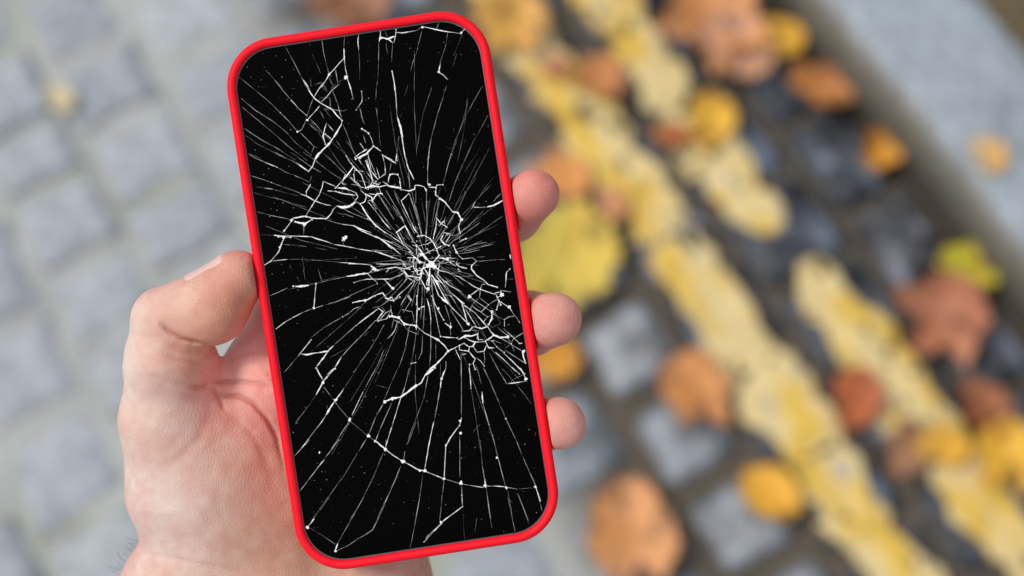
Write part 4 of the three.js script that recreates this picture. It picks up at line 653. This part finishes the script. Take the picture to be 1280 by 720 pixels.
function handGeometry() {
  const H = 0.75, B = 6, lo = [-120, -216, -64], hi = [26, 58, 16], n = lo.map((l, i) => Math.ceil((hi[i] - l) / H / B) * B + 1), N = n[0] * n[1] * n[2], f = new Float32Array(N).fill(50), at = (i, j, k) => (k * n[1] + j) * n[0] + i;
  for (let bk = 0; bk < n[2]; bk += B) for (let bj = 0; bj < n[1]; bj += B) for (let bi = 0; bi < n[0]; bi += B) {
    const c = skin(lo[0] + (bi + B / 2) * H, lo[1] + (bj + B / 2) * H, lo[2] + (bk + B / 2) * H, 0), far = Math.abs(c) > B * H * 1.1 + 2.5;
    for (let k = bk; k < Math.min(bk + B, n[2]); k++) for (let j = bj; j < Math.min(bj + B, n[1]); j++) for (let i = bi; i < Math.min(bi + B, n[0]); i++) f[at(i, j, k)] = far ? c : skin(lo[0] + i * H, lo[1] + j * H, lo[2] + k * H);
  }
  // surface nets: one vertex in every cell that the skin crosses
  const id = new Int32Array(N).fill(-1), P = [], idx = [], corner = [[0, 0, 0], [1, 0, 0], [0, 1, 0], [1, 1, 0], [0, 0, 1], [1, 0, 1], [0, 1, 1], [1, 1, 1]], edges = [[0, 1], [2, 3], [4, 5], [6, 7], [0, 2], [1, 3], [4, 6], [5, 7], [0, 4], [1, 5], [2, 6], [3, 7]];
  for (let k = 0; k < n[2] - 1; k++) for (let j = 0; j < n[1] - 1; j++) for (let i = 0; i < n[0] - 1; i++) {
    const v = corner.map(([a, b, c]) => f[at(i + a, j + b, k + c)]); let neg = 0; for (const q of v) if (q < 0) neg++; if (!neg || neg === 8) continue;
    let x = 0, y = 0, z = 0, m = 0; for (const [a, b] of edges) if ((v[a] < 0) !== (v[b] < 0)) { const t = v[a] / (v[a] - v[b]); x += mix(corner[a][0], corner[b][0], t); y += mix(corner[a][1], corner[b][1], t); z += mix(corner[a][2], corner[b][2], t); m++; }
    id[at(i, j, k)] = P.length / 3; P.push(lo[0] + (i + x / m) * H, lo[1] + (j + y / m) * H, lo[2] + (k + z / m) * H);
  }
  const quad = (a, b, c, d, flip) => { if (a < 0 || b < 0 || c < 0 || d < 0) return; flip ? idx.push(a, c, b, a, d, c) : idx.push(a, b, c, a, c, d); };
  for (let k = 1; k < n[2] - 1; k++) for (let j = 1; j < n[1] - 1; j++) for (let i = 1; i < n[0] - 1; i++) {
    const s = f[at(i, j, k)] < 0;
    if (s !== f[at(i + 1, j, k)] < 0) quad(id[at(i, j - 1, k - 1)], id[at(i, j, k - 1)], id[at(i, j, k)], id[at(i, j - 1, k)], !s);
    if (s !== f[at(i, j + 1, k)] < 0) quad(id[at(i - 1, j, k - 1)], id[at(i - 1, j, k)], id[at(i, j, k)], id[at(i, j, k - 1)], !s);
    if (s !== f[at(i, j, k + 1)] < 0) quad(id[at(i - 1, j - 1, k)], id[at(i, j - 1, k)], id[at(i, j, k)], id[at(i - 1, j, k)], !s);
  }
  // true normals, skin colour
  const nv = P.length / 3, nor = new Float32Array(nv * 3), col = new Float32Array(nv * 3), uv = [], pos = new Float32Array(nv * 3);
  for (let i = 0; i < nv; i++) {
    let x = P[i * 3], y = P[i * 3 + 1], z = P[i * 3 + 2]; const e = 0.3;
    let d = skin(x, y, z), gx = skin(x + e, y, z) - d, gy = skin(x, y + e, z) - d, gz = skin(x, y, z + e) - d, l = Math.hypot(gx, gy, gz) || 1; gx /= l; gy /= l; gz /= l;
    x -= gx * d * 0.8; y -= gy * d * 0.8; z -= gz * d * 0.8;
    nor.set([gx, gy, gz], i * 3); pos.set([(x - handAt[0]) * MM, (y - handAt[1]) * MM, (z - handAt[2]) * MM], i * 3);
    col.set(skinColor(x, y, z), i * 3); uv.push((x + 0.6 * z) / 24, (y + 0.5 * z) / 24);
  }
  const g = new THREE.BufferGeometry(); g.setAttribute('position', new THREE.BufferAttribute(pos, 3)); g.setAttribute('normal', new THREE.BufferAttribute(nor, 3)); g.setAttribute('color', new THREE.BufferAttribute(col, 3)); g.setAttribute('uv', new THREE.Float32BufferAttribute(uv, 2)); g.setIndex(idx); return g;
}
// skin flushes, with the lit left side and shaded parts painted in: place, reach (mm), tint, strength
const flushAndShade = [
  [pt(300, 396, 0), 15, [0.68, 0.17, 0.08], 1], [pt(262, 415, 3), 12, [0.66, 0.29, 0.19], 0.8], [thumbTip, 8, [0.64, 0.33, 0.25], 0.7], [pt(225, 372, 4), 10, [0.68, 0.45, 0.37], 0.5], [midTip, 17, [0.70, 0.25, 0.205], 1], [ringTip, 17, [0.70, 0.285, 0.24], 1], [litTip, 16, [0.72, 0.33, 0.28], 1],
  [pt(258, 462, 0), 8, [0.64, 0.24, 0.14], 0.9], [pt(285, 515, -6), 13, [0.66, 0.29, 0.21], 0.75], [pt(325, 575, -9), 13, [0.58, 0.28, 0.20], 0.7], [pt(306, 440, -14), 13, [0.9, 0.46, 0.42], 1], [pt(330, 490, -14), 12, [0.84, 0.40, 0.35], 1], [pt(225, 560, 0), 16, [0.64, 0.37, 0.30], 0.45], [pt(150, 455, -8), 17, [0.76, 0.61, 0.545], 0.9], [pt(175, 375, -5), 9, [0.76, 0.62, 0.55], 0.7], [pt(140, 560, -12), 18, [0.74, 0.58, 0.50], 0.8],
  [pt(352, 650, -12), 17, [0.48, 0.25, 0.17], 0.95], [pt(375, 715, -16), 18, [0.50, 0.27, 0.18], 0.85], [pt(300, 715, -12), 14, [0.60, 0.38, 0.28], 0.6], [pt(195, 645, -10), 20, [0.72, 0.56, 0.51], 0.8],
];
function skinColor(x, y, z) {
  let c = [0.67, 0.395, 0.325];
  for (const [p, r, t, s] of flushAndShade) { const w = s * Math.exp(-((x - p[0]) ** 2 + (y - p[1]) ** 2 + (z - p[2]) ** 2) / (r * r)); c = c.map((v, i) => mix(v, t[i], w)); }
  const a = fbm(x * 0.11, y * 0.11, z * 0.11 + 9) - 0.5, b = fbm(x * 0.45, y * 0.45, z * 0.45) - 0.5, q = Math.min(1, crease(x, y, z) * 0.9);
  const m = a * 1.5 + b * 1.0; c = [c[0] * (1 - 0.10 * m), c[1] * (1 - 0.34 * m), c[2] * (1 - 0.36 * m)];
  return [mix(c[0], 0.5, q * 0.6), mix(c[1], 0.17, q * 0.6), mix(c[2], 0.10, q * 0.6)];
}
const pores = (() => {                                          // fine net of skin lines
  const n = 512, cells = 44, px = [], py = []; for (let i = 0; i < cells * cells; i++) { px.push(hash(i, 1, 77)); py.push(hash(i, 2, 78)); }
  return dataTexture(n, (u, v) => {
    const X = u * cells, Y = v * cells, i = Math.floor(X), j = Math.floor(Y); let a = 9, b = 9;
    for (let q = -1; q <= 1; q++) for (let p = -1; p <= 1; p++) { const ci = (i + p + cells) % cells, cj = (j + q + cells) % cells, k = cj * cells + ci, d = Math.hypot(i + p + px[k] - X, (j + q + py[k] - Y) * 1.2); if (d < a) { b = a; a = d; } else if (d < b) b = d; }
    const s = clamp(0.25 + 0.6 * Math.min(1, (b - a) * 2.2) + 0.25 * (tileNoise(u, v, 16, 8) - 0.5) + 0.15 * (tileNoise(u, v, 128, 9) - 0.5)); return [s, s, s];
  });
})();
const skinMat = new THREE.MeshPhysicalMaterial({ vertexColors: true, roughness: 0.52, specularIntensity: 0.7, bumpMap: pores, bumpScale: 0.00014, sheen: 0.25, sheenColor: rgb(1, 0.55, 0.42), sheenRoughness: 0.6 });
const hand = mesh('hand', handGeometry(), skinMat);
hand.userData = { label: 'bare left hand gripping the red phone from behind, thumb on its left edge', category: 'hand' };
hand.position.copy(toWorld(handAt[0] * MM, handAt[1] * MM, handAt[2] * MM - DIST)); hand.quaternion.copy(camera.quaternion);

// nails follow the skin of the finger they lie on
function nail(a, b, s0, s1, up, half, name) {
  const A = new THREE.Vector3(...a), T = new THREE.Vector3(...b).sub(A), L = T.length(); T.normalize();
  const U = new THREE.Vector3(...up); U.addScaledVector(T, -U.dot(T)).normalize(); const W = new THREE.Vector3().crossVectors(T, U), n = 18, pos = [], idx = [];
  for (let j = 0; j <= n; j++) for (let i = 0; i <= n; i++) {
    const u = i / n * 2 - 1, v = j / n * 2 - 1, sx = v * Math.sqrt(1 - u * u * 0.22), ph = u * half * Math.sqrt(1 - 0.18 * v ** 4), o = A.clone().addScaledVector(T, mix(s0, s1, (sx + 1) / 2) * L), d = U.clone().multiplyScalar(Math.cos(ph)).addScaledVector(W, Math.sin(ph));
    let t = 2; for (let q = 0; q < 24; q++) { const e = skin(o.x + d.x * t, o.y + d.y * t, o.z + d.z * t, 0); t -= e * 0.7; if (Math.abs(e) < 0.01) break; }
    const rim = Math.max(Math.abs(u), Math.abs(v)); t += rim > 0.97 ? -0.5 : 0.28 - 0.18 * rim ** 6;
    const p = o.addScaledVector(d, t); pos.push((p.x - handAt[0]) * MM, (p.y - handAt[1]) * MM, (p.z - handAt[2]) * MM);
  }
  for (let j = 0; j < n; j++) for (let i = 0; i < n; i++) { const q = j * (n + 1) + i; idx.push(q, q + 1, q + n + 2, q, q + n + 2, q + n + 1); }
  mesh(name, geo(pos, idx), nailMat, hand);
}
const nailMat = new THREE.MeshPhysicalMaterial({ color: rgb(0.74, 0.50, 0.45), roughness: 0.34, clearcoat: 0.4, clearcoatRoughness: 0.25 });
nail(thumbMid, thumbTip, 0.25, 1.1, [-0.50, 0.84, 0.08], 0.8, 'thumb_nail');
nail(midDIP, midTip, 0.3, 0.98, [1, 0.35, -0.6], 0.7, 'fingernail');
nail(ringDIP, ringTip, 0.3, 0.98, [1, 0.1, -0.6], 0.7, 'fingernail');
nail(litDIP, litTip, 0.35, 1.08, [1, -0.1, -0.3], 0.7, 'fingernail');
{                                                               // dark hairs on the outer side of the wrist
  const hairs = [];
  for (let i = 0; i < 110; i++) {
    const py = 655 + 190 * Math.pow(rnd(), 0.8), z = rr(-40, -22), o = pt(240, py, z), d = new THREE.Vector3(-1, rr(-0.1, 0.1), 0); let t = 8;
    for (let q = 0; q < 30; q++) { const e = skin(o[0] + d.x * t, o[1] + d.y * t, o[2], 0); t -= e * 0.7; if (Math.abs(e) < 0.02) break; }
    const p = new THREE.Vector3(o[0] + d.x * t, o[1] + d.y * t, o[2]), c = [], L = rr(2.2, 5) * step(650, 700, py + 10), dir = new THREE.Vector3(-1, rr(-0.2, 1.1), rr(-0.3, 0.6)).normalize(), bend = new THREE.Vector3(rr(-0.2, 0.7), rr(-1, 1), rr(-0.6, 0.6));
    for (let k = 0; k <= 5; k++) { c.push(p.clone().sub(new THREE.Vector3(...handAt)).multiplyScalar(MM)); p.addScaledVector(dir, L / 5); dir.addScaledVector(bend, 0.22).normalize(); }
    hairs.push(new THREE.TubeGeometry(new THREE.CatmullRomCurve3(c), 8, rr(0.03, 0.055) * MM, 4));
  }
  const h = mesh('wrist_hair', mergeGeometries(hairs), new THREE.MeshStandardMaterial({ color: rgb(0.025, 0.02, 0.018), roughness: 0.6 }), hand); h.userData.kind = 'stuff';
}

// ---------------------------------------------------------------- draw
const renderer = new THREE.WebGLRenderer({ antialias: true });
renderer.setSize(1280, 720);
renderer.shadowMap.enabled = true; renderer.shadowMap.type = THREE.PCFSoftShadowMap;
renderer.toneMapping = THREE.LinearToneMapping; renderer.toneMappingExposure = EXPOSURE;
renderer.outputColorSpace = THREE.SRGBColorSpace;
renderer.render(scene, camera);
